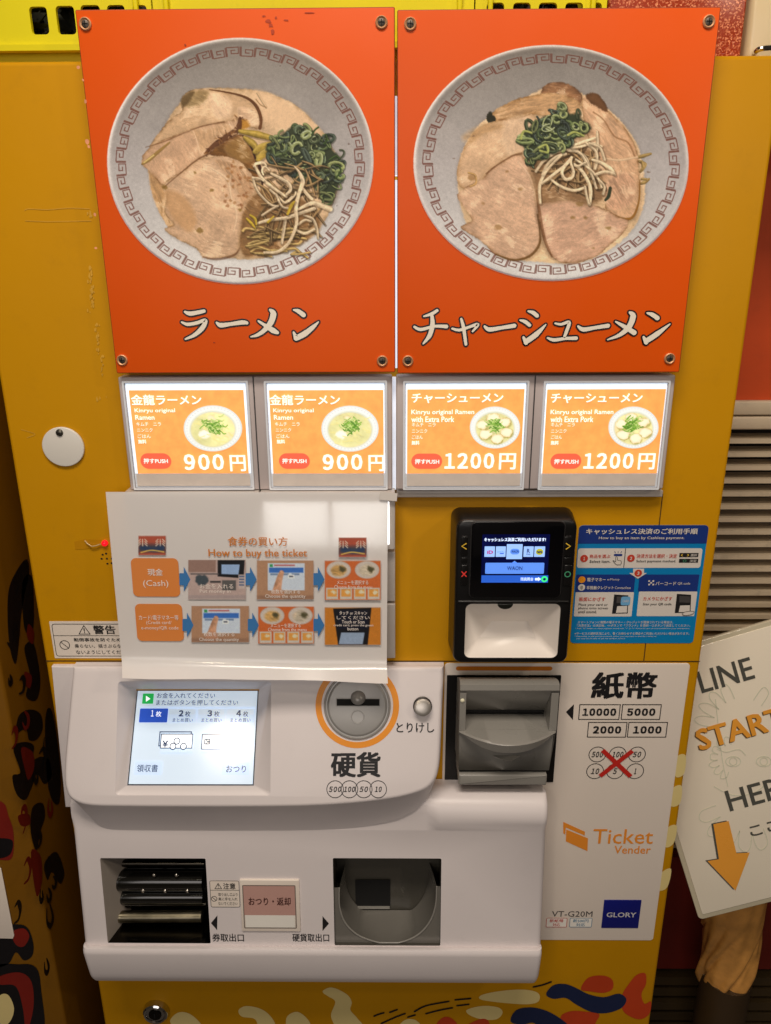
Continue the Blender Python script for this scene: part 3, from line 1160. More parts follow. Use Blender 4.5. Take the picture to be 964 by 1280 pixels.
b = MB()
b.loft(loops, WHT, cap1=False)
O3 = offset(O2, -.005)
hole_px = [(149, 851), (337, 852.5), (340.5, 998), (142.5, 991)]
scr_px = [(172.5, 861.5), (324.5, 863), (316.5, 982.5), (158.5, 981)]
hl = rr(*R4(SP, *hole_px), .004, 4)
b.holed(SP, O3, [hl], WHT)
_t = rad(14)
_c = SP.uv(237, 990)
SPs = Plane(SP.P(_c[0], _c[1], -.0012), SP.ex, SP.ez * math.cos(_t) - SP.n * math.sin(_t))
sc = R4(SPs, *scr_px)
b.loft([[SPs.P(a, z) for a, z in ccw(rr(*sc, .0005, 4))], [SP.P(a, z, -.0012) for a, z in ccw(offset(ccw(hl), -.001))], [SP.P(a, z) for a, z in ccw(hl)]], WHT, cap1=False)
cov = b.build('console_cover', TM, sharp=45)
# touch screen
LCD = mat('touch_screen_glow', (206, 224, 242), .12, var=.03, vscale=12, emit=.48)
LB2 = mat('screen_blue', (46, 84, 190), .1, var=.1, vscale=30, emit=.55)
LB3 = mat('screen_pale_blue', (194, 214, 240), .1, var=.04, emit=.6)
LGR = mat('screen_green', (40, 176, 84), .1, emit=.55)
LIN = mat('screen_dark_blue_ink', (40, 62, 104), .1, emit=.25)
LWH = mat('screen_white', (244, 248, 252), .1, emit=.8)
k1 = crop(60, 820, 3.2133)
b = MB()
b.poly(SPs, rr(*sc), LCD, .0004)
b.outline(SPs, rr(*sc), .0012, mat('screen_gasket', (62, 66, 76), .4), .0008)
ts = b.build('touch_screen', TM)
SS = SPs.up(.0006)
b = MB()


def sb(x0, y0, x1, y1, m, r=0.0, l=0.0002, ol=0):
    q = rr(*rbox(SS, *k1(x0, y0), *k1(x1, y1)), r)
    (b.outline(SS, q, ol, m, l) if ol else b.poly(SS, q, m, l))


sb(368, 205, 836, 208, LB3)
for i, (x0, x1) in enumerate(((368, 481), (484, 597), (600, 713), (716, 830))):
    sb(x0, 211, x1, 267, LB2 if i == 0 else LB3, .001)
    if i:
        sb(x0 + 3, 213, x1 - 3, 236, LCD, .001, .0003)
    b.text(SS, '1234'[i], (*k1((415, 526, 641, 757)[i], 218), *k1((425, 545, 660, 777)[i], 243)), LWH if i == 0 else LIN, .0005, .008 if i == 0 else .03)
    b.text(SS, '枚', (*k1((434, 551, 668, 784)[i], 222), *k1((456, 573, 690, 805)[i], 244)), LWH if i == 0 else LIN, .0005, .01)
    if i:
        b.text(SS, 'まとめ買い', (*k1(x0 + 17, 250), *k1(x0 + 98, 266)), LIN, .0005, .004)
sb(380, 151, 424, 192, LGR, .0006)
b.poly(SS, SS.px([k1(394, 160), k1(394, 184), k1(412, 172)]), LWH, .0004)
b.text(SS, 'お金を入れてください', (*k1(438, 148), *k1(672, 170)), LIN, .0004, .002)
b.text(SS, 'またはボタンを押してください', (*k1(435, 176), *k1(764, 198)), LIN, .0004, .002)
sb(446, 303, 576, 363, LIN, 0, .0002, .001)
sb(452, 312, 582, 372, LWH, 0, .0003)
sb(452, 312, 582, 372, LIN, 0, .0004, .001)
b.text(SS, '¥', (*k1(460, 340), *k1(483, 366)), LIN, .0006, .02)
for i, (x, y) in enumerate(((503, 363), (545, 363), (519, 342))):
    q = ell(*SS.uv(*k1(x, y)), .0037, n=24)
    b.poly(SS, q, LWH, .0007 + i * .0002)
    b.outline(SS, q, .001, LIN, .0008 + i * .0002)
sb(617, 313, 738, 376, LWH, .001, .0002)
sb(617, 313, 738, 376, LIN, .001, .0004, .001)
sb(628, 333, 652, 356, LIN, 0, .0005)
b.text(SS, 'IC', (*k1(632, 337), *k1(648, 352)), LWH, .0007, .02)
b.text(SS, 'CARD', (*k1(657, 336), *k1(712, 352)), LIN, .0006, .0)
for x0, x1 in ((452, 580), (615, 738)):
    sb(x0, 384, x1, 392, LB3, 0, .0002)
sb(348, 424, 458, 476, LB3, .001)
sb(700, 428, 808, 478, LB3, .001)
b.text(SS, '領収書', (*k1(358, 436), *k1(442, 466)), LIN, .0005, .004)
b.text(SS, 'おつり', (*k1(716, 440), *k1(796, 468)), LIN, .0005, .004)
b.build('screen_content', ts)

# coin slot, orange ring and cancel button
k2 = crop(340, 820, 3.2133)
cc = SP.uv(*k2(343, 199))
rpx = lambda px_: (SP.uv(*k2(343 + px_, 199))[0] - SP.uv(*k2(343 - px_, 199))[0]) / 2
b = MB()
b.ring(SP, ell(*cc, rpx(168), n=64), ell(*cc, rpx(144), n=64), ORI, .0003)
b.build('orange_ring', cov)
DISC = mat('coin_slot_grey', (152, 150, 147), .3, metal=.2, var=.03)
b = MB()
r0 = rpx(134)
b.lathe(SP.P(*cc), SP.n, [(r0, .0002), (r0, .0016), (r0 - .0006, .0024), (r0 - .0016, .0026), (r0 - .0024, .0018), (r0 - .0034, .0018), (r0 - .0042, .0026), (r0 - .006, .003)], DISC, 64)
slot = b.build('coin_slot', TM)
b = MB()
q = rbox(SP, *k2(261, 170), *k2(433, 198))
b.poly(SP, rr(*q), DARK, .0034)
b.outline(SP, rr(q[0] - .0007, q[1] - .0007, q[2] + .0007, q[3] + .0007), .0008, GRY, .0037)
b.build('slot_opening', slot)
b = MB()
dc = SP.uv(*k2(347, 166))
V = []
b.lathe(SP.P(dc[0], dc[1], .003), norm(SP.n + SP.ez * .55), [(rpx(30), 0), (rpx(29), .002), (rpx(23), .0042), (rpx(13), .0056), (rpx(3), .006)], DISC, 28)
dc2 = SP.uv(*k2(345, 243))
b.lathe(SP.P(dc2[0], dc2[1], .0028), SP.n, [(rpx(28), 0), (rpx(27), .0007), (rpx(25), .0007), (rpx(23), .0003), (rpx(2), .0003)], DISC, 28)
b.build('coin_guide', slot)
b = MB()
kb = SP.uv(*k2(605, 201))
b.lathe(SP.P(*kb), SP.n, [(rpx(38), .0003), (rpx(38), .0025), (rpx(35), .003), (rpx(34), .003), (rpx(34), .009)], mat('knob_shadow_ring', (52, 48, 44), .35, metal=.6), 32)
knob = b.build('cancel_button', TM)
b = MB()
BRUSH = mat('turned_steel', (190, 184, 176), .3, metal=.8, var=.05, vscale=60)
b.lathe(SP.P(*kb), SP.n, [(rpx(34), .0085), (rpx(34), .0098), (rpx(32.5), .0105), (rpx(28), .0109), (rpx(18), .0113), (rpx(8), .0115), (rpx(1), .0116)], BRUSH, 40)
b.build('knob_cap', knob)
b = MB()
b.text(SP, 'とりけし', (*k2(500, 268), *k2(652, 308)), INK, .0004, .012)
b.text(SP, '硬貨', (*k2(237, 385), *k2(437, 487)), INK, .0004, .028)
b.build('lettering', cov)
for x, t, w_ in ((254, '500', 50), (311.5, '100', 46), (369, '50', 34), (427, '10', 28)):
    b = MB()
    q = ell(*SP.uv(*k2(x, 535)), rpx(34.5), n=36)
    b.outline(SP, q, .0007, INK, .0004 + x * 1e-7)
    b.text(SP, t, (*k2(x - w_ / 2, 524), *k2(x + w_ / 2, 546)), INK, .0005, .015, .25)
    b.build('coin_mark', cov)

# ------------------------------------------------------------------ banknote panel
b = MB()
q = F0.px([(556, 829), (858, 828.5), (820.5, 1174.5), (676, 1175)])
x0, x1 = q[0][0], (q[1][0] + q[2][0]) / 2
pan = rr(x0, (q[2][1] + q[3][1]) / 2, x1, (q[0][1] + q[1][1]) / 2, .004, 5)
b.plate(F0, pan, VINYL, 0, .0008, .0003)
pn = b.build('information_panel', TM)
k3 = crop(550, 820, 3.1097)
FA = FP(.0008)
b = MB()
b.text(FA, '紙幣', (*k3(590, 62), *k3(843, 166)), INK, .0004, .03)
b.build('lettering', pn)
b = MB()
b.poly(FA, FA.px([k3(490, 217), k3(517, 248), k3(521, 187)]), INK, .0004)
b.build('arrow_mark', pn)
for t, x0, y0, x1, y1 in (('10000', 540, 187, 700, 247), ('5000', 706, 187, 859, 247), ('2000', 574, 256, 726, 316), ('1000', 730, 256, 883, 316)):
    b = MB()
    bx = rbox(FA, *k3(x0, y0), *k3(x1, y1))
    b.outline(FA, rr(*bx), .0009, INK, .0004)
    p = (x1 - x0) * .14 if len(t) == 4 else (x1 - x0) * .09
    b.text(FA, t, (*k3(x0 + p, y0 + 16), *k3(x1 - p, y1 - 15)), INK, .0004, .03)
    b.build('banknote_mark', pn)
for t, x, y in (('500', 612, 382), ('100', 691, 382), ('50', 766, 382), ('10', 603, 447), ('5', 681, 447), ('1', 759, 447)):
    b = MB()
    c0 = FA.uv(*k3(x, y))
    rx_ = FA.uv(*k3(x + 34, y))[0] - c0[0]
    ry_ = c0[1] - FA.uv(*k3(x, y + 30))[1]
    b.outline(FA, ell(c0[0], c0[1], rx_, ry_, 36), .0008, INK, .0004)
    w_ = {3: 44, 2: 32, 1: 16 if t == '5' else 8}[len(t)]
    b.text(FA, t, (*k3(x - w_ / 2, y - 11), *k3(x + w_ / 2, y + 11)), INK, .0005, .012, .25)
    b.build('coin_mark', pn)
b = MB()
b.stroke(FA, FA.px([k3(632, 365), k3(741, 467)]), .0052, REDI, .0009, cap=False)
b.stroke(FA, FA.px([k3(748, 367), k3(622, 465)]), .0052, REDI, .0010, cap=False)
b.build('red_cross', pn)
b = MB()
b.poly(FA, rr(*rbox(FA, *k3(62, 40), *k3(437, 56)), .004, 6), mat('brown_orange_ink', (206, 120, 24), .45), .0004)
b.build('orange_bar', pn)
b = MB()
OR2 = mat('logo_orange_ink', (236, 146, 46), .45, var=.04)
b.poly(FA, FA.px([k6(140, 118), k6(226, 157), k6(225, 172), k6(150, 140), k6(148, 168), k6(140, 163)]), OR2, .0004)
b.poly(FA, FA.px([k6(152, 148), k6(238, 183), k6(236, 234), k6(150, 195)]), OR2, .0004)
b.build('ticket_logo', pn)
b = MB()
b.text(FA, 'Ticket', (*k6(258, 147), *k6(497, 205)), OR2, .0004, .004)
b.text(FA, 'Vender', (*k6(342, 213), *k6(487, 244)), OR2, .0004, .008)
b.text(FA, 'VT-G20M', (*k6(95, 472), *k6(256, 494)), INKG, .0004, .0)
b.build('lettering', pn)
for x0, x1, m, t in ((72, 155, REDI, '新紙幣'), (165, 254, mat('teal_ink', (50, 120, 160), .45), '新500円')):
    b = MB()
    bx = rr(*rbox(FA, *k6(x0, 498), *k6(x1, 535)), .0015)
    b.poly(FA, bx, WHI, .0004)
    b.outline(FA, bx, .0006, m, .0006)
    b.text(FA, t, (*k6(x0 + 14, 503), *k6(x1 - 14, 516)), m, .0006, .005)
    b.text(FA, '対応', (*k6(x0 + 26, 519), *k6(x1 - 28, 531)), m, .0006, .005)
    b.build('notice_mark', pn)
b = MB()
gb = R4(FA, k6(302, 428), k6(450, 427), k6(437, 538), k6(291, 538))
b.plate(FA, rr(*gb, .0004, 2), mat('deep_blue_badge', (18, 26, 120), .3, var=.04), 0, .0008, .0002)
b.text(FA, 'GLORY', (*k6(311, 475), *k6(428, 494)), mat('silver_ink', (210, 208, 214), .3), .0011, .015)
b.build('maker_badge', pn)

# ------------------------------------------------------------------ banknote inlet
K = crop(550, 830, 6.025)
b = MB()
bx = F0.px([K(50, 80), K(910, 86), K(852, 880), K(38, 880)])
bx = rr((bx[0][0] + bx[3][0]) / 2, bx[3][1], (bx[1][0] + bx[2][0]) / 2, bx[0][1], .0005, 2)
b.plate(FA, bx, mat('inlet_black', (10, 9, 9), .4), 0, .0012)
bn = b.build('banknote_inlet', TM)
DX = .042
x0, x1 = xat(*K(147, 400), DX), xat(*K(884, 400), DX)
xi0, xi1 = xat(*K(195, 350), DX), xat(*K(832, 350), DX)
vz = lambda y, d: zat(K(0, y)[1], d, K(500, 0)[0])
b = MB()
# hood (convex), ceiling of the mouth, back with slot, shelf
hood = [(100, .004), (104, .018), (112, .029), (128, .037), (158, .0425), (200, .0435), (212, .0415)]
hz = [(d, vz(y, d)) for y, d in hood]
for i in range(len(hz) - 1):
    (d0, z0), (d1, z1) = hz[i], hz[i + 1]
    b.face([(x0, -d0, z0), (x0, -d1, z1), (x1, -d1, z1), (x1, -d0, z0)], GRY, True)
zc = hz[-1][1]
zsl = vz(345, .014)
b.face([(xi0, -.0415, zc), (xi0, -.014, zsl), (xi1, -.014, zsl), (xi1, -.0415, zc)], GRY)
zs2 = vz(378, .012)
b.face([(xi0, -.013, zsl), (xi0, -.012, zs2), (xi1, -.012, zs2), (xi1, -.013, zsl)], DARK)
# cheeks
zl = vz(500, DX)
for a, c, inner in ((x0, xi0, xi0), (xi1, x1, xi1)):
    b.face([(a, -DX - .0005, zc), (a, -DX - .0005, zl), (c, -DX - .0005, zl), (c, -DX - .0005, zc)], GRY)
b.face([(xi0, -.0425, zc), (xi0, -.0425, zl), (xi0, -.012, zs2), (xi0, -.014, zsl)], GRY)
b.face([(xi1, -.0425, zl), (xi1, -.0425, zc), (xi1, -.014, zsl), (xi1, -.012, zs2)], GRY)
# shelf with curved lip, apron below it
lip = [K(150, 500), K(190, 522), K(260, 556), K(340, 583), K(420, 601), K(515, 611), K(600, 606), K(700, 588), K(780, 562), K(840, 530), K(880, 503)]
n = 22
tt = np.linspace(0, 1, n + 1)
lx = x0 + (x1 - x0) * tt
ld = .0425 + (.066 - .0425) * (1 - (2 * tt - 1) ** 2)
lz = np.array([zl + (vz(611, .066) - zl) * (1 - (2 * t - 1) ** 2) for t in tt])
zlip = vz(611, .066)
lz = zs2 + (zlip + .0006 - zs2) * (ld - .002 - .012) / (.064 - .012) - .0006
kk = np.clip(tt, (xi0 - x0) / (x1 - x0), (xi1 - x0) / (x1 - x0))
bxs = x0 + (x1 - x0) * kk
apr = np.array([vz(505, .042) + (vz(672, .063) - vz(505, .042)) * (1 - abs(2 * t - 1) ** 2.6) for t in tt])
ad = .042 + .021 * (1 - (2 * tt - 1) ** 2)
for i in range(n):
    j = i + 1
    b.face([(bxs[i], -.012, zs2), (lx[i], -ld[i] + .002, lz[i] + .0006), (lx[j], -ld[j] + .002, lz[j] + .0006), (bxs[j], -.012, zs2)], GRY)
    b.face([(lx[i], -ld[i] + .002, lz[i] + .0006), (lx[i], -ld[i], lz[i] - .001), (lx[j], -ld[j], lz[j] - .001), (lx[j], -ld[j] + .002, lz[j] + .0006)], GRY, True)
    b.face([(lx[i], -ld[i], lz[i] - .001), (lx[i], -ad[i], min(apr[i], lz[i] - .0015)), (lx[j], -ad[j], min(apr[j], lz[j] - .0015)), (lx[j], -ld[j], lz[j] - .001)], GRY, True)
    b.face([(lx[i], -ad[i], min(apr[i], lz[i] - .0015)), (lx[i], -.040, min(apr[i], lz[i] - .0015) - .002), (lx[j], -.040, min(apr[j], lz[j] - .0015) - .002), (lx[j], -ad[j], min(apr[j], lz[j] - .0015))], GRY, True)
# lower body and side walls
zlb = vz(803, .040)
b.face([(x0, -.0405, zl), (x0 + .001, -.0395, zlb), (x1 - .004, -.0395, zlb), (x1, -.0405, zl)], GRY)
for x, s_ in ((x0, 1), (x1, -1)):
    P_ = [(x, -d, z) for d, z in hz[:-1]] + [(x, -DX, zc), (x, -DX, zl), (x + .001 * s_ if s_ > 0 else x - .004, -.0395, zlb), (x, -.002, zlb)]
    b.face(P_ if s_ > 0 else P_[::-1], GRY)
b.build('inlet_housing', bn, sharp=40)
b = MB()
v_ = [(K(400, 690), .0405), (K(600, 690), .0405), (K(545, 728), .0475), (K(490, 728), .0475)]
Pv = [pw(*k_, d) for k_, d in v_]
b.face([Pv[0], Pv[3], Pv[2], Pv[1]], GRY)
b.face([Pv[3], pw(*K(490, 735), .040), pw(*K(545, 735), .040), Pv[2]], GRY)
b.face([Pv[0], pw(*K(395, 700), .039), Pv[3]], GRY)
b.face([Pv[1], Pv[2], pw(*K(605, 700), .039)], GRY)
b.build('finger_rest', bn)
b = MB()
za, zb_ = vz(833, .041), vz(920, .043)
b.plate(Plane((0, -.02, 0), (1, 0, 0), (0, 0, 1), (0, -1, 0)), rr(x0 + .0012, zb_, x1 - .006, za, .001, 3), GRY, -.018, .022, .0015)
b.box(x0 + .002, -.036, za, x1 - .006, -.002, zlb, DARK)
b.build('return_flap', bn)
b = MB()
p = FP(DX + .0005)
c0 = p.uv(*K(170, 275))
b.lathe(p.P(*c0), p.n, [(.0022, 0), (.002, .0008), (.001, .0014), (.0002, .0015)], mat('pale_lamp_lens', (235, 230, 200), .2), 14)
b.build('indicator_lens', bn)

# lock
b = MB()
c0 = F0.uv(196, 1262)
R_ = F0.uv(212, 1262)[0] - c0[0]
b.lathe(F0.P(*c0), F0.n, [(R_, .0003), (R_, .004), (R_ * .95, .0075), (R_ * .84, .009), (R_ * .74, .0086), (R_ * .70, .0072), (R_ * .1, .0072)], CHROME, 36)
lock = b.build('key_lock', TM)
b = MB()
b.lathe(F0.P(c0[0], c0[1], .0073), F0.n, [(R_ * .5, 0), (R_ * .48, .0012), (R_ * .1, .0014)], DSTEEL, 28)
b.box(c0[0] - .0006, -.0093, c0[1] - .0035, c0[0] + .0006, -.0087, c0[1] + .0035, DARK)
b.build('key_hole', lock)
# ------------------------------------------------------------------ payment terminal
T = crop(555, 630, 5.6706)
TD = .042
PT = thing('payment_terminal', 'black cashless payment reader with small blue screen and white scanning hollow', 'card reader', (0.16, -.02, 1.17))
TP = FP(TD)
fr = R4(TP, T(88, 112), T(945, 112), T(882, 1132), T(65, 1132))
bk0, bk1 = xat(*T(48, 200), 0), fr[2] + .004
zt0, zb0_ = zat(T(0, 22)[1], 0, 640), zat(T(0, 1015)[1], 0, 640)
rc_ = .009
L0 = ccw(rr(bk0, zb0_, bk1, zt0, rc_, 6))
L1 = ccw(rr(fr[0], fr[1], fr[2], fr[3], rc_, 6))
b = MB()
lp = [[F0.P(a, z, .0002) for a, z in L0], [F0.P(a, z, .006) for a, z in L0]]
lp.append([TP.P(a, z, -.004) for a, z in L1])
for t in (30, 60, 90):
    lp.append([TP.P(a, z, -.004 * (1 - math.sin(rad(t)))) for a, z in offset(L1, -.003 * (1 - math.cos(rad(t))))])
b.loft(lp, BLK, cap1=False)
cavp = [T(157, 708), T(832, 708), T(800, 1090), T(142, 1090)]
cav = [TP.uv(*p) for p in cavp]
cavr = ccw(rr((cav[0][0] + cav[3][0]) / 2, cav[3][1], (cav[1][0] + cav[2][0]) / 2, cav[0][1], .006, 5))
b.holed(TP, offset(L1, -.003), [cavr], BLK)
b.build('casing', PT, sharp=45)
b = MB()
din = [pw(*T(335, 832), .012), pw(*T(590, 830), .012), pw(*T(645, 942), .017), pw(*T(252, 944), .017)]
ZR = sorted([p[2] for p in din])
inner = [din[3], din[2], din[1], din[0]]                 # BL BR TR TL
n = len(cavr)
q = n // 4
IN = []
for c_ in (1, 2, 3, 0):
    pass
# corner order of rr: BR, TR, TL, BL groups of q points
grp = [inner[1], inner[2], inner[3], inner[0]]
for g in range(4):
    IN += [np.array(grp[g])] * q
CAVW = mat('terminal_white_plastic', (232, 224, 216), .35, var=.02)
rim = [TP.P(a, z, .0) for a, z in cavr]
rim1 = [TP.P(a, z, -.0015) for a, z in offset(cavr, -.0006)]
V = []
for i in range(n):
    j = (i + 1) % n
    b.face([rim[i], rim[j], rim1[j], rim1[i]], CAVW)
    if np.allclose(IN[i], IN[j]):
        b.face([rim1[i], rim1[j], IN[i]], CAVW, True)
    else:
        b.face([rim1[i], rim1[j], IN[j], IN[i]], CAVW)
b.face([inner[0], inner[1], inner[2], inner[3]], CAVW)
b.build('scanning_hollow', PT, sharp=25)
b = MB()
c0 = TP.uv(*T(435, 708))
w_ = TP.uv(*T(490, 708))[0] - c0[0]
b.plate(TP, ell(c0[0], c0[1], w_, w_ * .72, 24, 180, 368), mat('scanner_black', (22, 24, 20), .3), -.004, .001, .0005)
b.build('scanner_window', PT)
b = MB()
z0 = TP.uv(*T(500, 690))[1]
b.plate(TP, rr(fr[0] + .003, z0 - .0012, fr[2] - .003, z0 + .0012, .001, 2), BLK, -.001, .0016, .001)
gl = rbox(TP, *T(190, 122), *T(838, 660))
b.plate(TP, rr(gl[0] - .001, gl[1] - .001, gl[2] + .001, gl[3] + .001, .006, 6), mat('dark_bezel', (44, 42, 42), .35), 0, .0012, .0008)
b.build('screen_bezel', PT)
b = MB()
GLASS = mat('screen_glass', (7, 7, 10), .08, var=.1, coat=.5)
b.plate(TP, rr(*gl, .005, 6), GLASS, .0005, .0018, .0004)
dsp = b.build('display', PT)
DBL = mat('display_dark_blue', (8, 14, 66), .1, var=.3, vscale=60, emit=.35)
DB1 = mat('display_blue', (92, 142, 240), .1, var=.05, emit=.7)
DB2 = mat('display_mid_blue', (44, 96, 208), .1, var=.05, emit=.6)
DB3 = mat('display_pale_blue', (150, 188, 250), .1, var=.04, emit=.75)
DWH = mat('display_white', (205, 222, 255), .1, emit=1.1)
DIN = mat('display_ink', (24, 40, 110), .1, emit=.2)
DYE = mat('display_yellow', (190, 190, 40), .1, emit=.6)
DRD = mat('display_pink', (190, 50, 130), .1, emit=.5)
DGR = mat('display_green', (60, 220, 130), .1, emit=.9)
TG = TP.up(.0019)
b = MB()


def tb(x0, y0, x1, y1, m, r=0.0, l=0.0002):
    b.poly(TG, rr(*rbox(TG, *T(x0, y0), *T(x1, y1)), r), m, l)


tb(268, 215, 742, 560, DBL, .0, .0001)
b.text(TG, 'キャッシュレス決済ご利用いただけます!', (*T(286, 238), *T(722, 265)), DWH, .0003, .03)
for x0, y0, x1, y1 in ((288, 300, 361, 374), (368, 300, 438, 374), (565, 300, 635, 374), (641, 300, 716, 374)):
    tb(x0, y0, x1, y1, DB3, .0004)
tb(444, 284, 556, 390, DB3, .0004)
b.text(TG, 'iD', (*T(306, 328), *T(348, 352)), DRD, .0005, .04)
b.text(TG, 'QUICPay', (*T(376, 332), *T(430, 346)), DB1, .0005)
tb(396, 346, 424, 352, DB2, 0, .0005)
tb(470, 316, 536, 356, DB1, .004, .0004)
b.text(TG, 'WAON', (*T(478, 326), *T(530, 344)), DIN, .0006, .01)
b.text(TG, 'R', (*T(588, 316), *T(610, 346)), DIN, .0005, .01)
b.text(TG, 'Edy', (*T(586, 350), *T(614, 362)), DIN, .0005, .01)
tb(652, 316, 704, 360, DYE, .004, .0004)
b.text(TG, 'nana', (*T(658, 330), *T(698, 348)), DIN, .0006, .02)
tb(293, 416, 710, 494, DB1, .001)
b.poly(TG, TG.px([T(482, 417), T(520, 417), T(501, 402)]), DB1, .0002)
b.text(TG, 'WAON', (*T(447, 440), *T(556, 467)), DIN, .0005, .006)
tb(266, 505, 738, 556, DB2, 0, .0003)
b.text(TG, '残高照会', (*T(543, 519), *T(634, 543)), DWH, .0005, .01)
b.poly(TG, TG.px([T(645, 523), T(645, 540), T(668, 540), T(668, 546), T(688, 531), T(668, 516), T(668, 523)]), DWH, .0005)
b.poly(TG, ell(*TG.uv(*T(712, 531)), .0032, n=20), DGR, .0005)
b.poly(TG, ell(*TG.uv(*T(712, 531)), .0014, n=16), DIN, .0007)
b.build('display_content', dsp)
b = MB()
KEYS = []
KEY = mat('key_black', (20, 19, 19), .25, var=.1)
for (x0, x1) in ((120, 168), (848, 906)):
    for (y0, y1) in ((228, 365), (430, 575)):
        b = MB()
        b.plate(TP, rr(*rbox(TP, *T(x0, y0), *T(x1, y1)), .001, 2), KEY, 0, .0014, .0006)
        KEYS.append(b.build('key', PT))
    b = MB()
    b.plate(TP, rr(*rbox(TP, *T(x0 + 2, 378), *T(x1 - 2, 418)), .001, 2), KEY, 0, .0008, .0004)
    b.build('blank_key', PT)
YL = mat('key_yellow_mark', (224, 184, 60), .4, emit=.12)
RL = mat('key_red_mark', (225, 60, 54), .4, emit=.12)
GL_ = mat('key_green_mark', (70, 150, 110), .4, emit=.08)
kl = TP.up(.0016)
b = MB()
b.stroke(kl, kl.px([T(158, 280), T(127, 299), T(158, 319)]), .0011, YL, .0001)
b.build('key_mark', KEYS[0])
b = MB()
b.stroke(kl, kl.px([T(868, 280), T(897, 299), T(868, 319)]), .0011, YL, .0001)
b.build('key_mark', KEYS[2])
b = MB()
b.stroke(kl, kl.px([T(127, 480), T(158, 513)]), .0011, RL, .0001)
b.stroke(kl, kl.px([T(158, 480), T(127, 513)]), .0011, RL, .0002)
b.build('key_mark', KEYS[1])
b = MB()
b.outline(kl, ell(*kl.uv(*T(877, 498)), .0031, n=28), .0009, GL_, .0001)
b.build('key_mark', KEYS[3])
for x in (128, 148, 868, 890):
    b = MB()
    tbx = rbox(kl, *T(x, 224), *T(x + 12, 228))
    b.poly(kl, rr(*tbx), INKG, .0001)
    b.build('tick_mark', PT)

# ------------------------------------------------------------------ blue cashless instructions sticker
E8 = crop(700, 640, 5.0737)
BS = thing('instruction_sticker', 'blue sticker with white panels explaining cashless payment, right of the card reader', 'sticker', (0.265, 0, 1.17))
SKY = mat('sticker_blue', (8, 128, 190), .35, var=.03)
NAVY = mat('sticker_navy', (28, 54, 128), .35, var=.03)
SWH = mat('sticker_white', (222, 214, 206), .4, var=.02)
SRD = mat('sticker_red', (200, 62, 40), .4)
q = R4(F0, E8(118, 86), E8(938, 80), E8(850, 828), E8(68, 832))
b = MB()
b.plate(F0, rr(*q, .004, 5), SKY, .0001, .0006)
st_ = b.build('backing', BS)
G = FP(.0006)


def sr(b, x0, y0, x1, y1, m, r=.0, l=.0002):
    b.poly(G, rr(*rbox(G, *E8(x0, y0), *E8(x1, y1)), r), m, l)


b = MB()
hb = R4(G, E8(118, 86), E8(938, 80), E8(925, 200), E8(107, 200))
b.poly(G, rr(q[0], hb[1], q[2], q[3], .004, 5)[6:18] + [(q[0], hb[1]), (q[2], hb[1])], NAVY, .0002)
b.build('header', BS)
b = MB()
sr(b, 112, 230, 898, 354, SWH, .0025)
a_ = rbox(G, *E8(408, 230), *E8(413, 354))
b.poly(G, rr(*a_), INKG, .0004)
b.build('step_panel', BS)
for a4_, m_, nm_ in (((100, 396, 474, 508), NAVY, 'title_panel'), ((500, 396, 878, 504), NAVY, 'title_panel'), ((94, 508, 462, 662), SWH, 'step_panel'), ((494, 504, 862, 660), SWH, 'step_panel')):
    b = MB()
    sr(b, *a4_, m_, .001)
    b.build(nm_, BS)
b = MB()
b.poly(G, G.px([E8(464, 358), E8(533, 358), E8(533, 386), E8(552, 386), E8(494, 422), E8(438, 386), E8(464, 386)]), SWH, .0005)
b.build('arrow', BS)
for x, y in ((153, 293), (450, 292), (496, 386)):
    b = MB()
    b.poly(G, ell(*G.uv(*E8(x, y)), .0039, n=24), SRD, .0007)
    b.build('number_mark', BS)
b = MB()
b.poly(G, ell(*G.uv(*E8(139, 428)), .0037, n=24), ORI, .0005)
b.poly(G, ell(*G.uv(*E8(137, 477)), .0037, n=24), SWH, .0005)
for k_ in range(3):
    c0 = G.uv(*E8(131, 477))
    b.stroke(G, ell(c0[0] - .001, c0[1], .0012 + .0009 * k_, n=8, t0=-50, t1=60), .0004, INKG, .0008)
# hand, key samples, reader pictures
hd = smooth(G.px([E8(*p) for p in ((352, 285), (360, 281), (366, 287), (367, 303), (384, 306), (391, 312), (388, 330), (380, 335), (358, 334), (345, 322), (335, 309), (340, 305), (352, 312))]), 3)
b.poly(G, hd, SWH, .0004)
b.outline(G, hd, .0005, INK, .0006)
sr(b, 342, 265, 396, 279, NAVY, .001, .0004)
for dx_ in (352, 369, 386):
    b.stroke(G, G.px([E8(dx_, 258), E8(dx_ + (dx_ - 369) * .3, 250)]), .0006, NAVY, .0004)
sr(b, 757, 259, 878, 286, INK, 0, .0004)
sr(b, 755, 296, 876, 321, INK, 0, .0004)
b.text(G, '<    >', (*E8(767, 264), *E8(818, 281)), YL, .0006, .01)
b.text(G, '選択', (*E8(828, 264), *E8(870, 281)), SWH, .0006, .005)
b.outline(G, ell(*G.uv(*E8(790, 309)), .0016, n=18), .0004, GL_, .0006)
b.text(G, '決定', (*E8(822, 300), *E8(866, 317)), SWH, .0006, .005)
for x0, x1, y0 in ((330, 434, 522), (728, 832, 518)):
    b.poly(G, G.px([E8(x0 + 14, y0), E8(x1, y0 + 6), E8(x1 - 4, y0 + 120), E8(x0, y0 + 122)]), INK, .0004)
    b.poly(G, G.px([E8(x0 + 34, y0 + 74), E8(x1 - 8, y0 + 72), E8(x1 - 10, y0 + 114), E8(x0 + 24, y0 + 116)]), SWH, .0006)
    b.poly(G, G.px([E8(x0 + 30, y0 + 12), E8(x1 - 8, y0 + 16), E8(x1 - 8, y0 + 56), E8(x0 + 28, y0 + 54)]), INKG, .0006)
